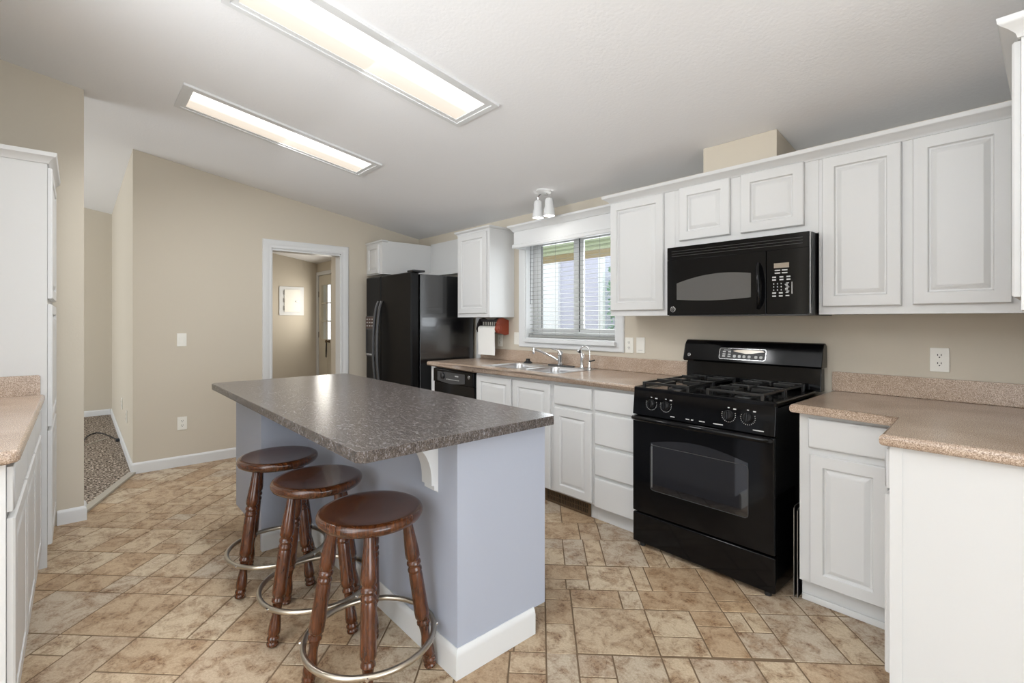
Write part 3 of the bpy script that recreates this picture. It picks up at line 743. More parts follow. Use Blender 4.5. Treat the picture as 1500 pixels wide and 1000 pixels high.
# ------------------------------------------------------------------ sink, taps
def sink():
    t = thing('sink', 'double bowl steel sink set in the beige worktop', 'sink', (-2.825, 2.81, .914))
    def bowls(b):
        z = .9165
        for u0, u1 in ((-3.262, -2.825), (-2.825, -2.388)):
            def lp(du0, du1, dv0, dv1, r, zz): return [Vector((u, v, zz)) for u, v in rrect(u0 + du0, u1 - du1, 2.567 + dv0, 3.062 - dv1, r, 6)]
            b.loops([lp(.0, .0, .0, .0, .003, .9146), lp(.0, .0, .0, .0, .003, z - .0006), lp(.003, .003, .003, .003, .003, z), lp(.03, .03, .03, .085, .07, z), lp(.034, .034, .034, .089, .07, z - .004),
                     lp(.038, .038, .038, .094, .07, z - .03), lp(.045, .045, .045, .10, .07, z - .14), lp(.065, .065, .065, .12, .06, z - .165), lp(.13, .13, .16, .22, .04, z - .172)], False, True)
    part(bowls, 'basin', M['steel'], t)
    for x in (-3.043, -2.607):
        part(lambda b: b.lathe([(.045, 0), (.045, .003), (.032, .0035), (.03, .001)], (x, 2.79, .7455), (0, 0, 1), 20), 'drain', M['chrome'], t)
    t = thing('faucet', 'chrome single lever faucet on the sink deck, spout to the left', 'faucet', (-2.78, 3.02, .917))
    part(lambda b: b.prism(XY, rrect(-2.90, -2.62, 2.995, 3.045, .024, 6), .9168, .926, .003), 'base_plate', M['darkgrey'], t)
    part(lambda b: b.lathe([(.026, 0), (.026, .01), (.021, .016), (.021, .07), (.024, .078), (.024, .10), (.018, .112), (.004, .116)], (-2.765, 3.02, .926), (0, 0, 1), 24), 'body', M['chrome'], t)
    part(lambda b: b.tube([(-2.785, 3.012, .965), (-2.83, 2.995, .99), (-2.90, 2.968, 1.022), (-2.97, 2.942, 1.045), (-2.99, 2.935, 1.05)], .010, 12), 'spout', M['chrome'], t)
    part(lambda b: b.lathe([(.013, 0), (.014, .02), (.012, .045), (.008, .05)], (-2.995, 2.933, 1.013), (0, 0, 1), 18), 'nozzle', M['chrome'], t)
    part(lambda b: b.tube([(-2.765, 3.02, 1.035), (-2.785, 3.012, 1.045), (-2.82, 3.0, 1.055), (-2.84, 2.993, 1.058)], .007, 10), 'lever', M['chrome'], t)
    t = thing('side_sprayer', 'chrome spray handle standing at the right end of the sink', 'sprayer', (-2.50, 3.0, .917))
    part(lambda b: b.lathe([(.020, 0), (.020, .006), (.014, .012), (.013, .03)], (-2.515, 3.0, .917), (0, 0, 1), 18), 'holder', M['chrome'], t)
    part(lambda b: b.tube([(-2.515, 3.0, .945), (-2.515, 3.0, 1.0), (-2.517, 2.998, 1.03), (-2.527, 2.994, 1.050), (-2.55, 2.985, 1.058)], .0125, 12), 'spray_handle', M['chrome'], t)
    part(lambda b: b.tube([(-2.503, 3.002, 1.035), (-2.496, 3.004, 1.02), (-2.498, 3.004, .995)], .004, 8), 'trigger', M['chrome'], t)
    t = thing('filter_tap', 'slim chrome gooseneck tap with a black lever right of the sprayer', 'tap', (-2.445, 2.985, .917))
    part(lambda b: b.lathe([(.020, 0), (.020, .012), (.013, .02), (.011, .055), (.007, .062)], (-2.425, 2.985, .9145), (0, 0, 1), 18), 'base', M['chrome'], t)
    arc = [(-2.425, 2.985, .97), (-2.425, 2.985, 1.05)] + [(-2.425 - .040 * (1 - math.cos(a)), 2.985 - .012 * (1 - math.cos(a)), 1.05 + .045 * math.sin(a)) for a in [PI * k / 10 for k in range(1, 10)]]
    part(lambda b: b.tube(arc, .0055, 10), 'gooseneck', M['chrome'], t)
    part(lambda b: b.cyl(arc[-1], Vector(arc[-1]) + Vector((-.006, -.002, -.022)), .008, 12), 'tip', M['rubber'], t)
    part(lambda b: b.tube([(-2.423, 2.98, .978), (-2.40, 2.975, .984), (-2.365, 2.97, .992)], .0055, 8), 'lever', M['rubber'], t)
    t = thing('sink_stopper', 'black rubber stopper on the back rim of the sink', 'stopper', (-3.17, 3.03, .917))
    part(lambda b: b.lathe([(.040, 0), (.038, .008), (.022, .016), (.018, .03), (.021, .034), (.018, .038)], (-3.16, 3.02, .9172), (0, 0, 1), 24), 'stopper', M['rubber'], t)
sink()

# ------------------------------------------------------------------ paper towels
t = thing('paper_towel_holder', 'red brown wooden paper towel holder under the cabinet left of the window', 'paper towel holder', (-3.68, YW, 1.2))
def endplate(b, x0, x1):
    b.prism(east(0, 0, 0), [(3.118, 1.165), (3.118, 1.30), (3.04, 1.325), (2.99, 1.315), (2.965, 1.27), (2.95, 1.215), (2.965, 1.185), (2.99, 1.172), (3.03, 1.175), (3.07, 1.155)], x0, x1, .003)
part(lambda b: endplate(b, -3.548, -3.53), 'end_plate', M['litwood'], t, label='lit red brown end plate')
part(lambda b: endplate(b, -3.835, -3.817), 'end_plate', M['shadewood'], t)
part(lambda b: b.lathe([(.038, 0), (.038, .006), (.030, .010), (.014, .012), (.012, .018), (.004, .02)], (-3.5295, 2.985, 1.222), (1, 0, 0), 22), 'rosette', M['litwood'], t, label='lit red brown turned rosette')
part(lambda b: b.prism(south(0, 3.10, 0), [(-3.816, 1.17), (-3.549, 1.17), (-3.549, 1.29), (-3.68, 1.325), (-3.816, 1.29)], -.017, 0), 'back_board', M['shadewood'], t)
def gallery(b):
    b.box(-3.816, -3.549, 2.995, 3.005, 1.285, 1.31); 
part(gallery, 'rail', M['shadewood'], t)
for k in range(8): part(lambda b: b.cyl((-3.78 + k * .028, 3.0, 1.25), (-3.78 + k * .028, 3.0, 1.2845), .004, 8), 'spindle', M['plate'], t)
part(lambda b: b.cyl((-3.816, 2.99, 1.215), (-3.549, 2.99, 1.215), .010, 12), 'dowel', M['shadewood'], t)
t = thing('paper_towel_roll', 'white paper towel hanging from the wooden holder', 'paper towel', (-3.68, 2.99, 1.2))
def roll(b):
    b.ring(Fr((0, 2.99, 1.215), (0, 1, 0), (0, 0, 1), (1, 0, 0)), [(.030 * math.cos(a), .030 * math.sin(a)) for a in [2 * PI * k / 24 for k in range(24)]], [(.0125 * math.cos(a), .0125 * math.sin(a)) for a in [2 * PI * k / 24 for k in range(24)]], -3.81, -3.556)
part(roll, 'roll', M['paper'], t)
def sheet(b):
    pr = [(2.99 - .0325 * math.sin(a), 1.215 + .0325 * math.cos(a)) for a in [k * PI / 16 for k in range(0, 9)]] + [(2.957, 1.1), (2.962, 1.02), (2.958, .965)]
    inner = [(y + .0012, z - .0003) for y, z in pr]
    b.prism(Fr((0, 0, 0), (0, 1, 0), (0, 0, 1), (1, 0, 0)), pr + list(reversed(inner)), -3.812, -3.554)
part(sheet, 'hanging_sheet', M['paper'], t)

# ------------------------------------------------------------------ emblem used on the black appliances
def emblem(parent, F, r):
    e = part(lambda b: b.lathe([(r, 0), (r, .0015), (r * .9, .002)], F(0, 0, .0002), F.N, 24), 'emblem', M['silver'], parent, label='small round silver emblem')
    part(lambda b: b.lathe([(r * .74, 0), (r * .74, .0006)], F(0, 0, .0023), F.N, 24), 'emblem_field', M['blackmat'], e)
    pts = [F(r * .52 * (1 - k / 26) * math.cos(k * .42 + .6), r * .52 * (1 - k / 26) * math.sin(k * .42 + .6), .0032) for k in range(20)]
    part(lambda b: b.tube(pts, r * .07, 6), 'emblem_script', M['silver'], e)

# ------------------------------------------------------------------ dishwasher
t = thing('dishwasher', 'black dishwasher under the worktop beside the refrigerator', 'dishwasher', (-3.55, 2.5, 0))
part(lambda b: b.box(-3.862, -3.242, 2.505, 3.10, .0005, .868), 'body', M['blackmat'], t)
part(lambda b: b.box(-3.856, -3.246, 2.478, 2.504, .12, .735, .004), 'door', M['black'], t)
cp = part(lambda b: b.box(-3.856, -3.246, 2.466, 2.504, .737, .858, .008, 3), 'control_panel', M['black'], t)
def scoop(b):
    pts = [(-3.78 + .42 * k / 12, .755 + .0 - .018 * math.sin(PI * k / 12)) for k in range(13)] + [(-3.36, .835), (-3.78, .835)]
    b.prism(south(0, 2.4655, 0), pts, 0, .004, .0015)
hp = part(scoop, 'handle_recess', M['darkgrey'], t)
part(lambda b: b.lathe([(.030, 0), (.028, .012), (.02, .016)], (-3.69, 2.4613, .80), (0, -1, 0), 20), 'dial', M['blackmat'], t)
for k in range(9): part(lambda b: b.fbox(south(0, 2.4612, 0), -3.63 + k * .022, -3.618 + k * .022, .772, .778, 0, .002), 'button', M['mark'], hp)
part(lambda b: b.fbox(south(0, 2.4612, 0), -3.50, -3.45, .805, .815, 0, .002), 'indicator', M['mark'], hp)
emblem(t, south(-3.305, 2.4658, .815), .016)

# ------------------------------------------------------------------ refrigerator
def fridge():
    t = thing('refrigerator', 'black side by side refrigerator in the corner', 'refrigerator', (-4.55, 2.75, 0))
    x0, x1 = -5.025, -4.055
    part(lambda b: b.box(x0 + .01, x1, 2.445, 3.09, .02, 1.745, .006), 'body', M['fridge'], t)
    part(lambda b: b.box(x0, -4.683, 2.352, 2.438, .10, 1.762, .014, 3), 'freezer_door', M['fridgedoor'], t)
    part(lambda b: b.box(-4.674, x1 - .005, 2.352, 2.438, .10, 1.762, .014, 3), 'door', M['fridgedoor'], t)
    part(lambda b: b.box(x0 + .02, x1 - .01, 2.40, 2.44, .005, .095, .004), 'toe_grille', M['blackmat'], t)
    def handle(xc, dx):
        zs = [.55 + (1.50 - .55) * k / 14 for k in range(15)]
        L = []
        for k, z in enumerate(zs):
            s = math.sin(PI * k / 14) ** .55
            y = 2.345 - .058 * s; x = xc + dx * s
            L.append([Vector((x - .013, y, z)), Vector((x - .009, y - .014, z)), Vector((x + .009, y - .014, z)), Vector((x + .013, y, z)), Vector((x + .009, y + .008, z)), Vector((x - .009, y + .008, z))])
        return L
    part(lambda b: b.loops(handle(-4.712, -.006)), 'handle', M['darkgrey'], t)
    part(lambda b: b.loops(handle(-4.640, .006)), 'handle', M['darkgrey'], t)
    d = part(lambda b: b.ring(south(0, 2.3505, 0), rrect(-5.012, -4.795, .915, 1.345, .015), rrect(-4.998, -4.81, .93, 1.20, .012), 0, .008), 'dispenser', M['darkgrey'], t)
    part(lambda b: b.prism(south(0, 2.3507, 0), rrect(-4.997, -4.811, .931, 1.199, .012), 0, .002), 'dispenser_recess', M['blackmat'], d)
    part(lambda b: b.prism(south(0, 2.342, 0), rrect(-5.0, -4.807, 1.215, 1.335, .008), 0, .003), 'dispenser_panel', M['redbrown'], d, label='copper brown control strip')
    for i in range(3):
        for z in (1.235, 1.27, 1.305): part(lambda b: b.fbox(south(0, 2.3389, 0), -4.985 + i * .06, -4.955 + i * .06, z, z + .012, 0, .001), 'button', M['mark'], d)
    part(lambda b: b.box(-4.99, -4.82, 2.335, 2.352, .925, .945, .003), 'drip_tray', M['silver'], d)
    part(lambda b: b.box(-4.17, x1 + .004, 2.37, 2.50, 1.763, 1.782, .006), 'hinge_cover', M['blackmat'], t)
M['redbrown'] = mat('copper_print', S(70, 44, 34), .35)
fridge()

# ------------------------------------------------------------------ microwave
def microwave():
    t = thing('microwave', 'black over the range microwave below the short cabinet', 'microwave', (-1.2, 2.9, 1.325))
    x0, x1 = -1.584, -.808
    part(lambda b: b.box(x0 + .004, x1 - .003, 2.745, YW - .002, 1.335, 1.745), 'body', M['blackmat'], t)
    F = south(0, 2.742, 0)
    part(lambda b: b.fbox(F, x0, x1, 1.6645, 1.742, 0, .047, .001), 'vent_panel', M['black'], t)
    part(lambda b: [b.fbox(south(0, 2.6958, 0), x0 + .03, x1 - .03, z, z + .003, 0, .0012) for z in (1.685, 1.70, 1.715)], 'vent_lines', M['blackmat'], t)
    d = part(lambda b: b.fbox(F, x0, -1.012, 1.332, 1.6635, 0, .048, .0012, 2), 'door', M['black'], t)
    def win(b):
        n = 14; top = [(-1.087 - (1.52 - 1.087) * k / n, 1.545 + .022 - .045 * ((k / n - .35) ** 2) / .42) for k in range(n + 1)]
        bot = [(-1.52 + (1.52 - 1.087) * k / n, 1.424 - .010 * math.sin(PI * k / n)) for k in range(n + 1)]
        b.prism(south(0, 2.6938, 0), top + bot, 0, .0012)
    part(win, 'door_window', M['mwglass'], d)
    part(lambda b: b.tube([(-1.048, 2.694, 1.60), (-1.044, 2.672, 1.575), (-1.036, 2.660, 1.49), (-1.036, 2.662, 1.42), (-1.042, 2.674, 1.385), (-1.05, 2.694, 1.365)], .010, 12), 'handle', M['black'], d)
    emblem(d, south(-1.545, 2.6936, 1.366), .017)
    c = part(lambda b: b.fbox(F, -1.008, x1, 1.332, 1.6635, 0, .046, .0012, 2), 'control_panel', M['black'], t)
    G = south(0, 2.6957, 0)
    part(lambda b: b.fbox(G, -.972, -.900, 1.570, 1.595, 0, .0012), 'display', M['display'], c)
    def keys(b):
        for z in (1.555, 1.541): [b.fbox(G, x, x + .026, z, z + .006, 0, .0012) for x in (-.968, -.934)]
        for z in (1.520, 1.506): [b.fbox(G, x, x + .018, z, z + .007, 0, .0012) for x in (-.980, -.945, -.912)]
        for r in range(3):
            for q in range(3): b.fbox(G, -.975 + q * .018, -.971 + q * .018, 1.486 - r * .016, 1.492 - r * .016, 0, .0012)
        for z in (1.438, 1.422): [b.fbox(G, x, x + .018, z, z + .007, 0, .0012) for x in (-.980, -.948)]
        for k in range(8): b.fbox(G, -.916 + .004 * math.sin(k * 1.9), -.903 + .004 * math.sin(k * 1.9), 1.440 + k * .007, 1.444 + k * .007, 0, .0012)
        b.fbox(G, -.916, -.899, 1.424, 1.429, 0, .0012); b.fbox(G, -.888, -.885, 1.435, 1.495, 0, .0012)
    part(keys, 'keypad', M['mark'], c)
    part(lambda b: b.fbox(east(x1 + .0005, 0, 0), 2.70, 2.71, 1.337, 1.738, 0, .002), 'edge_trim', M['silver'], t)
    part(lambda b: b.box(x0 + .01, x1 - .01, 2.70, 3.10, 1.3255, 1.3345), 'bottom_plate', M['darkgrey'], t)
microwave()

# ------------------------------------------------------------------ stove
def stove():
    t = thing('stove', 'black gas stove with four burners and glass oven door', 'stove', (-1.255, 2.75, 0))
    x0, x1 = -1.640, -.866
    part(lambda b: b.box(x0 + .004, x1 - .004, 2.452, 3.06, .02, .885), 'body', M['black'], t)
    for x in (x0 + .05, x1 - .04):
        for y in (2.44, 3.0): part(lambda b: b.cyl((x, y, 0.0005), (x, y, .0195), .016, 14), 'foot', M['rubber'], t)
    part(lambda b: b.box(x0, x1, 2.412, 2.450, .022, .192, .008, 3), 'drawer', M['black'], t)
    d = part(lambda b: b.box(x0, x1, 2.410, 2.450, .200, .752, .008, 3), 'oven_door', M['black'], t)
    def win(b):
        n = 12; a0, a1 = -1.520, -.985
        top = [(a1 - (a1 - a0) * k / n, .612 + .040 * math.sin(PI * k / n)) for k in range(n + 1)]
        poly = top + [(a0 - .0, .60), (a0, .36), (a0 + .006, .349), (a0 + .02, .345), (a1 - .02, .345), (a1 - .006, .349), (a1, .36), (a1, .60)]
        b.prism(south(0, 2.4095, 0), poly, 0, .0015)
    part(win, 'oven_window', M['glassdark'], d)
    part(lambda b: b.ring(south(0, 2.4078, 0), rrect(-1.522, -.983, .343, .60, .02), rrect(-1.519, -.986, .346, .597, .018), 0, .001), 'window_trim', M['darkgrey'], d)
    part(lambda b: [b.fbox(south(0, 2.4078, 0), -1.514, -1.508, .36, .606, 0, .0006)], 'oven_wall_glint', M['silver'], d)  # silver strip painted in for light on the inner oven wall
    part(lambda b: b.tube([(x0 + .02, 2.412, .735), (x0 + .025, 2.385, .742), (x0 + .06, 2.366, .745), (-1.255, 2.360, .745), (x1 - .06, 2.366, .745), (x1 - .025, 2.385, .742), (x1 - .02, 2.412, .735)], .014, 14), 'oven_handle', M['black'], d)
    cp = part(lambda b: b.prism(east(0, 0, 0), [(2.412, .758), (2.452, .758), (2.452, .895), (2.44, .902), (2.427, .895)], x0, x1, .003), 'control_panel', M['black'], t)
    up = Vector((0, .015, .137)).normalized(); out = Vector((0, -.137, .015)).normalized()
    for x in (-1.521, -1.431, -1.084, -.990):
        F = Fr((x, 2.4195, .828), (1, 0, 0), up, out)
        k = part(lambda b: b.lathe([(.024, 0), (.023, .012), (.019, .018), (.017, .020)], F(0, 0, .0005), out, 24), 'knob', M['blackmat'], t)
        part(lambda b: b.fbox(F, -.005, .005, -.021, .021, .018, .030, .003), 'knob_grip', M['black'], k)
        def ticks(b):
            for q in range(15):
                a = math.radians(-200 + q * 220 / 14)
                c, s_ = math.cos(a), math.sin(a)
                G = Fr(F(.034 * c, .034 * s_, .0003), F.U * c + F.V * s_, -F.U * s_ + F.V * c, out)
                b.fbox(G, -.002, .002, -.0013, .0013, 0, .0008)
            b.fbox(F, -.006, .003, .034, .039, .0003, .001); b.fbox(F, .022, .036, .030, .036, .0003, .001)
        part(ticks, 'dial_marks', M['mark'], t)
    G = Fr((0, 2.4137, .772), (1, 0, 0), up, out)
    part(lambda b: [b.fbox(G, x, x + w, 0, .005, .0004, .0012) for x, w in ((-1.31, .02), (-1.28, .012), (-1.235, .018), (-1.215, .010), (-1.16, .05), (-1.40, .025), (-.965, .05))], 'printed_marks', M['mark'], t)
    def top(b):
        b.loops([[Vector((u, v, z)) for u, v in rrect(x0 - .004 + i, x1 + .004 - i, 2.425 + i, 3.035, .012)] for i, z in ((0, .896), (0, .910), (.004, .915), (.016, .915), (.026, .905), (.05, .903))])
    part(top, 'cooktop', M['black'], t)
    for cx in (-1.445, -1.065):
        for cy in (2.575, 2.865):
            part(lambda b: b.lathe([(.052, 0), (.050, .006), (.036, .010), (.036, .016), (.040, .017), (.039, .022), (.02, .024)], (cx, cy, .9032), (0, 0, 1), 24), 'burner', M['iron'], t)
            def grate(b):
                h, w, z0, z1 = .135, .012, .934, .948
                for s in (-1, 1):
                    b.box(cx - h, cx + h, cy + s * h - w / 2, cy + s * h + w / 2, z0, z1, .003)
                    b.box(cx + s * h - w / 2, cx + s * h + w / 2, cy - h, cy + h, z0, z1, .003)
                    b.box(cx + s * .03, cx + s * h, cy - w / 2, cy + w / 2, z0, z1 + .006, .003)
                    b.box(cx - w / 2, cx + w / 2, min(cy + s * .03, cy + s * h), max(cy + s * .03, cy + s * h), z0, z1 + .006, .003)
                    for r in (-1, 1): b.box(cx + s * h - .008, cx + s * h + .008, cy + r * h - .008, cy + r * h + .008, .9036, z1, .003)
            part(grate, 'grate', M['iron'], t)
    def bgd(b):
        # riser then the overhanging control hood
        b.prism(east(0, 0, 0), [(3.035, .905), (3.10, .905), (3.10, 1.05), (3.06, 1.05), (3.045, 1.03)], x0 + .0, x1 + .012, .004)
    part(bgd, 'backguard_riser', M['black'], t)
    def hood(b):
        b.prism(east(0, 0, 0), [(3.005, 1.045), (3.016, 1.035), (3.104, 1.035), (3.104, 1.155), (3.085, 1.172), (3.06, 1.172), (3.045, 1.160), (3.035, 1.14)], x0 - .012, x1 + .024, .006, 3)
    part(hood, 'backguard', M['black'], t)
    up2 = Vector((0, .030, .095)).normalized(); out2 = Vector((0, -.095, .030)).normalized()
    F = Fr((-1.272, 3.0195, 1.0925), (1, 0, 0), up2, out2)
    d = part(lambda b: b.ring(F, rrect(-.140, .140, -.036, .036, .014), rrect(-.137, .137, -.033, .033, .012), .0002, .0016), 'display_frame', M['silver'], t)
    part(lambda b: b.prism(F, rrect(-.136, .136, -.032, .032, .012), .0002, .001), 'display_panel', M['blackmat'], d)
    part(lambda b: b.prism(F, [(-.055, .018), (-.03, .026), (.05, .029), (.12, .026), (.13, .018), (.10, .014), (.06, .006), (.02, .004), (-.02, .010)], .0011, .0018), 'clock_glare', M['clockglare'], d)  # glare on the clock painted in as a pale shape
    def ic(b):
        for x in (-.118, -.085):
            for z in (.008, -.008, -.021): b.fbox(F, x, x + .018, z, z + .008, .0011, .0018)
        for x in (-.052, -.022, .006, .036, .075, .104): b.prism(F, rrect(x, x + .018, -.023, -.006, .006), .0011, .0018)
        b.fbox(F, -.112, -.068, .021, .025, .0011, .0018)
    part(ic, 'key_prints', M['mark'], d)
    emblem(t, Fr((-1.612, 3.0145, 1.0745), (1, 0, 0), up2, out2), .011)
stove()
for k, (x, lab) in enumerate(((-.816, 'thin dark baking tray on edge in the gap, nearer the stove'), (-.801, 'thin dark baking tray on edge in the gap, against the white cabinet'))):
    t = thing('baking_tray', lab, 'tray', (x, 2.7, 0))
    part(lambda b: b.box(x - .001, x + .001, 2.505, 2.86, .004, .425 - k * .01), 'sheet', M['blackmat'], t)
    part(lambda b: b.tube([(x, 2.505, .004), (x, 2.505, .42 - k * .01), (x, 2.52, .428 - k * .01), (x, 2.86, .425 - k * .01)], .0020, 8), 'rim', M['steel'], t)

# ------------------------------------------------------------------ island
def island():
    t = thing('kitchen_island', 'blue grey kitchen island with an overhanging mottled dark top', 'kitchen island', (-2.5, 1.1, 0))
    def body(b):
        b.prism(XY, [(-3.56, .77), (-2.98, .77), (-2.98, 1.03), (-1.45, 1.03), (-1.45, 1.485), (-3.56, 1.485)], .10, .8615)
        b.prism(XY, [(-3.50, .84), (-2.981, .84), (-2.981, 1.0305), (-1.4505, 1.0305), (-1.4505, 1.41), (-3.50, 1.41)], .0005, .0995)
        b.box(-2.999, -2.9805, .7705, .84, .0005, .0995)
    part(body, 'base', M['island'], t)
    part(lambda b: bev_plan(b, [(-3.58, .655), (-3.555, .632), (-1.425, .632), (-1.402, .655), (-1.402, 1.49), (-1.425, 1.512), (-3.58, 1.512)], .862, .90, .003, 2), 'countertop', M['laminate'], t)
    part(lambda b: b.sweep([(-2.9795, .7705), (-2.9795, 1.0295), (-1.4495, 1.0295), (-1.4495, 1.415)], [(0, 0), (.014, 0), (.014, .082), (.010, .096), (.004, .106), (0, .106)], .0005), 'baseboard', M['trim'], t)
    cv = [(.90, .835)] + [(.905 + .095 * math.sin(a), .835 - .145 * (1 - math.cos(a)) - .0) for a in [PI / 2 * k / 9 for k in range(1, 10)]]
    prof = [(1.0295, .8612), (.90, .8612)] + cv + [(1.0, .672), (1.012, .668), (1.012, .652), (1.022, .648), (1.0295, .640)]
    part(lambda b: b.prism(east(0, 0, 0), prof, -1.645, -1.575), 'corbel', M['trim'], t)
    part(lambda b: b.prism(east(0, 0, 0), prof, -2.62, -2.55), 'corbel', M['trim'], t)
island()

# ------------------------------------------------------------------ stools
def stool_proto():
    t = thing('bar_stool', '', 'bar stool', (0, 0, 0), 'wooden stools along the island')
    part(lambda b: b.lathe([(.02, .574), (.150, .574), (.168, .577), (.181, .585), (.187, .597), (.187, .605), (.183, .613), (.174, .618), (.160, .618), (.125, .614), (.06, .611), (.001, .610)], (0, 0, 0), (0, 0, 1), 56), 'seat', M['seatwood'], t)
    prof = [(.0, .015), (.02, .017), (.06, .019), (.11, .0235), (.15, .0265), (.170, .0265), (.176, .022), (.182, .0215), (.187, .0255), (.195, .0265), (.201, .0225), (.208, .0225), (.214, .0262), (.222, .0262), (.227, .0235),
            (.235, .0250), (.27, .0255), (.34, .0262), (.385, .0275), (.40, .027), (.406, .022), (.412, .0215), (.418, .0245), (.426, .0245), (.431, .0195), (.438, .019), (.46, .0165), (.475, .0165), (.50, .0205), (.53, .0238), (.548, .0238), (.553, .0200), (.557, .0200), (.563, .0235), (.570, .0235), (.574, .0205), (.578, .0205), (.584, .0235), (.592, .0215), (.594, .017)]
    L = .594
    for k in range(4):
        a = PI / 2 * k; top = Vector((.125 * math.cos(a), .125 * math.sin(a), .588)); bot = Vector((.216 * math.cos(a), .216 * math.sin(a), .004))
        ax = bot - top; sc = ax.length / L
        part(lambda b: b.lathe([(r, s * sc) for s, r in prof], top, ax, 18), 'leg', M['legwood'], t)
    zr = .158
    part(lambda b: b.tube([(.228 * math.cos(2 * PI * k / 56), .228 * math.sin(2 * PI * k / 56), zr) for k in range(56)], .0105, 12, True), 'foot_ring', M['nickel'], t)
    for k in range(4): part(lambda b: b.cyl((.238 * math.cos(PI / 2 * k), .238 * math.sin(PI / 2 * k), zr), (.243 * math.cos(PI / 2 * k), .243 * math.sin(PI / 2 * k), zr), .006, 10), 'screw', M['chrome'], t)
    return t
st0 = stool_proto()
def copy_tree(o, parent=None):
    c = o.copy(); COL.objects.link(c)
    if parent: c.parent = parent
    for ch in o.children: copy_tree(ch, c)
    return c
spots = [((-1.665, .797), -118, 'round walnut stained bar stool nearest the camera'),
         ((-2.15, .782), -71, 'round walnut stained bar stool in the middle of the three'),
         ((-2.63, .76), -65, 'round walnut stained bar stool farthest from the camera')]
cps = [st0] + [copy_tree(st0) for _ in spots[1:]]
for o, ((x, y), a, lab) in zip(cps, spots):
    o.location = (x, y, 0.0006); o.rotation_euler = (0, 0, math.radians(a)); o['label'] = lab

# ------------------------------------------------------------------ left run: pantry, worktop, base cabinets
def left_run():
    t = thing('pantry_cabinet', 'tall white pantry cabinet at the left edge', 'pantry', (-3.87, -.44, 0))
    xa, xb = -4.218, -3.53
    def body(b):
        b.box(xa, xb, -.760, -.120, .10, 2.135); b.box(xa, xb, -.760, -.19, .0005, .0995); b.box(xb - .02, xb, -.1895, -.12, .0005, .0995)
    part(body, 'body', M['cab'], t)
    part(lambda b: b.sweep([(xb + .0005, -.759), (xb + .0005, -.1195), (xa, -.1195)], [(0, 0), (.006, 0), (.010, .012), (.022, .026), (.034, .034), (.038, .055), (0, .055)], 2.122), 'crown', M['cab'], t)
    F = north(0, -.1195, 0)
    part(lambda b: b.door(F, 3.545, 4.20, 1.415, 2.105), 'door', M['cab'], t)
    part(lambda b: b.door(F, 3.545, 4.20, .74, 1.385), 'door', M['cab'], t)
    part(lambda b: b.door(F, 3.545, 4.20, .115, .715), 'door', M['cab'], t)
    t = thing('worktop', 'beige speckled worktop at the left edge against the pantry', 'worktop', (-2.8, -.44, .874))
    pl = [(-3.528, -.760), (-2.058, -.760), (-2.058, -.155)] + [(-2.083 + .025 * math.cos(a), -.153 + .025 * math.sin(a)) for a in [PI / 2 * k / 4 for k in range(1, 5)]] + [(-3.528, -.128)]
    part(lambda b: bev_plan(b, pl, .8745, .914, .012), 'slab', M['worktop'], t)
    part(lambda b: [b.prism(east(0, 0, 0), [(-.738, .9145), (-.145, .9145), (-.145, 1.008), (-.153, 1.016), (-.738, 1.016)], -3.528, -3.508), b.box(-3.5075, -2.058, -.760, -.739, .9145, 1.016, .004)], 'backsplash', M['worktop'], t)
    units = [(-2.082, -2.575, 'white base cabinet at the open end of the left worktop'), (-2.576, -3.052, 'white base cabinet in the middle of the left run'), (-3.053, -3.527, 'white base cabinet against the tall pantry')]
    for a, c, lab in units:
        t = thing('base_cabinet', lab, 'base cabinet', ((a + c) / 2, -.45, 0))
        part(lambda b: [b.box(c, a, -.758, -.160, .10, .873), b.box(c, a, -.758, -.215, .0005, .0995)] + ([b.box(a - .02, a, -.2145, -.16, .0005, .0995)] if a > -2.1 else []), 'body', M['cab'], t)
        F = north(0, -.1595, 0)
        part(lambda b: b.slab(F, -a + .012, -c - .012, .725, .860), 'drawer', M['cab'], t)
        part(lambda b: b.door(F, -a + .012, -c - .012, .108, .705), 'door', M['cab'], t)
left_run()

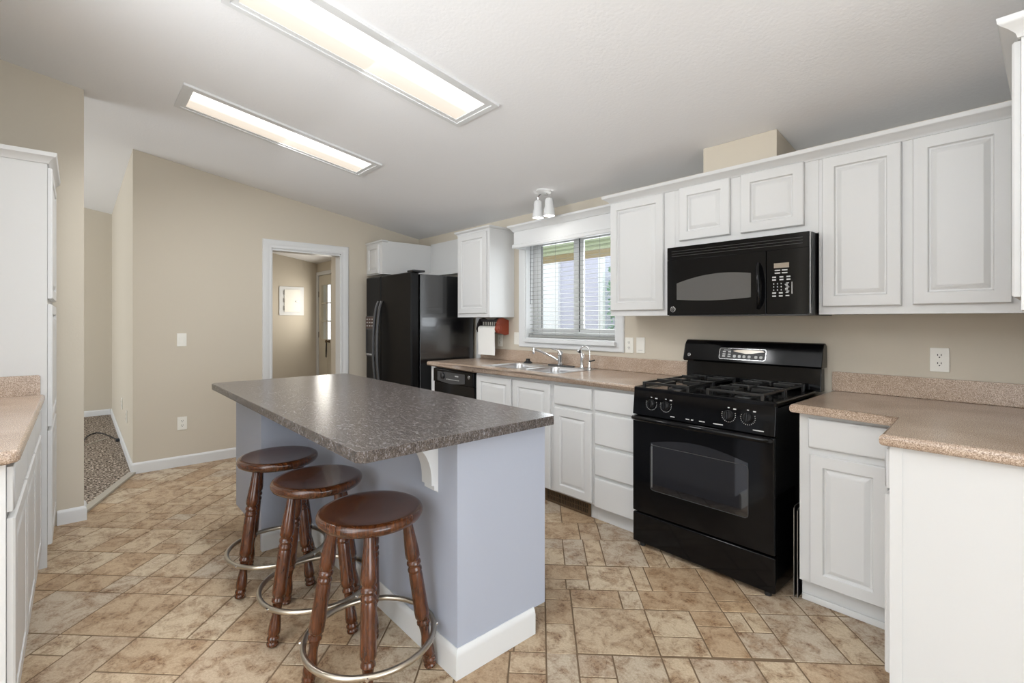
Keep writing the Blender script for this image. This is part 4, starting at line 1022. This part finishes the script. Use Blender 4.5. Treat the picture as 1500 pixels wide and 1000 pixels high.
# ------------------------------------------------------------------ ceiling lights
def fluo(x0, x1, y0, y1, label):
    t = thing('ceiling_light', label, 'ceiling light', ((x0 + x1) / 2, (y0 + y1) / 2, zc((y0 + y1) / 2)), 'recessed fluorescent ceiling lights')
    s = .1667; k = (1 + s * s) ** .5
    F = Fr((0, 0, zc(0)), (1, 0, 0), (0, 1 / 1, -s), Vector((0, -s, -1)).normalized())
    R = lambda e: [(x0 + e, y0 + e), (x1 - e, y0 + e), (x1 - e, y1 - e), (x0 + e, y1 - e)]
    part(lambda b: [b.ring(F, R(0), R(.030), .0005, .014), b.ring(F, R(.030), R(.058), .0005, .009)], 'frame', M['trim'], t)
    part(lambda b: b.fbox(F, x0 + .0585, x1 - .0585, y0 + .0585, y1 - .0585, .001, .005), 'diffuser', M['lens'], t)
    l = area('fluorescent_tube_light', F((x0 + x1) / 2, (y0 + y1) / 2, .008), (math.atan(s), 0, 0), x1 - x0 - .12, y1 - y0 - .12, 27, (.97, .985, 1))
    l.parent = t; l.location = Vector(l.location) - Vector(t.location); l.name = 'tube_light'
fluo(-3.885, -3.485, .475, 1.765, 'long fluorescent ceiling light farther from the camera')
fluo(-2.475, -2.080, .475, 1.765, 'long fluorescent ceiling light nearer the camera, cut by the top edge')
t = thing('spot_light', 'white twin spot light on the ceiling above the sink valance', 'spot light', (-2.75, 2.80, 2.33))
nrm = Vector((0, -.1667, -1)).normalized()
part(lambda b: b.lathe([(.062, 0), (.062, .010), (.052, .018), (.01, .020)], (-2.745, 2.80, zc(2.80) - .0005), nrm, 28), 'base', M['trim'], t)
for x, y, z in ((-2.805, 2.795, 2.275), (-2.690, 2.805, 2.275)):
    part(lambda b: b.tube([((x - 2.745) / 2, y, 2.322), (x, y, 2.305), (x, y, z - .004)], .008, 10), 'arm', M['chrome'], t)
    h = part(lambda b: b.lathe([(.018, 0), (.028, -.004), (.034, -.02), (.036, -.07), (.041, -.085), (.046, -.128), (.048, -.142), (.045, -.142), (.040, -.125)], (x, y, z), (0, 0, 1), 28, cap=False), 'lamp_head', M['trim'], t)
    part(lambda b: b.lathe([(.002, 0), (.030, .002), (.0395, .010)], (x, y, z - .138), (0, 0, 1), 24), 'bulb', M['bulb'], h)
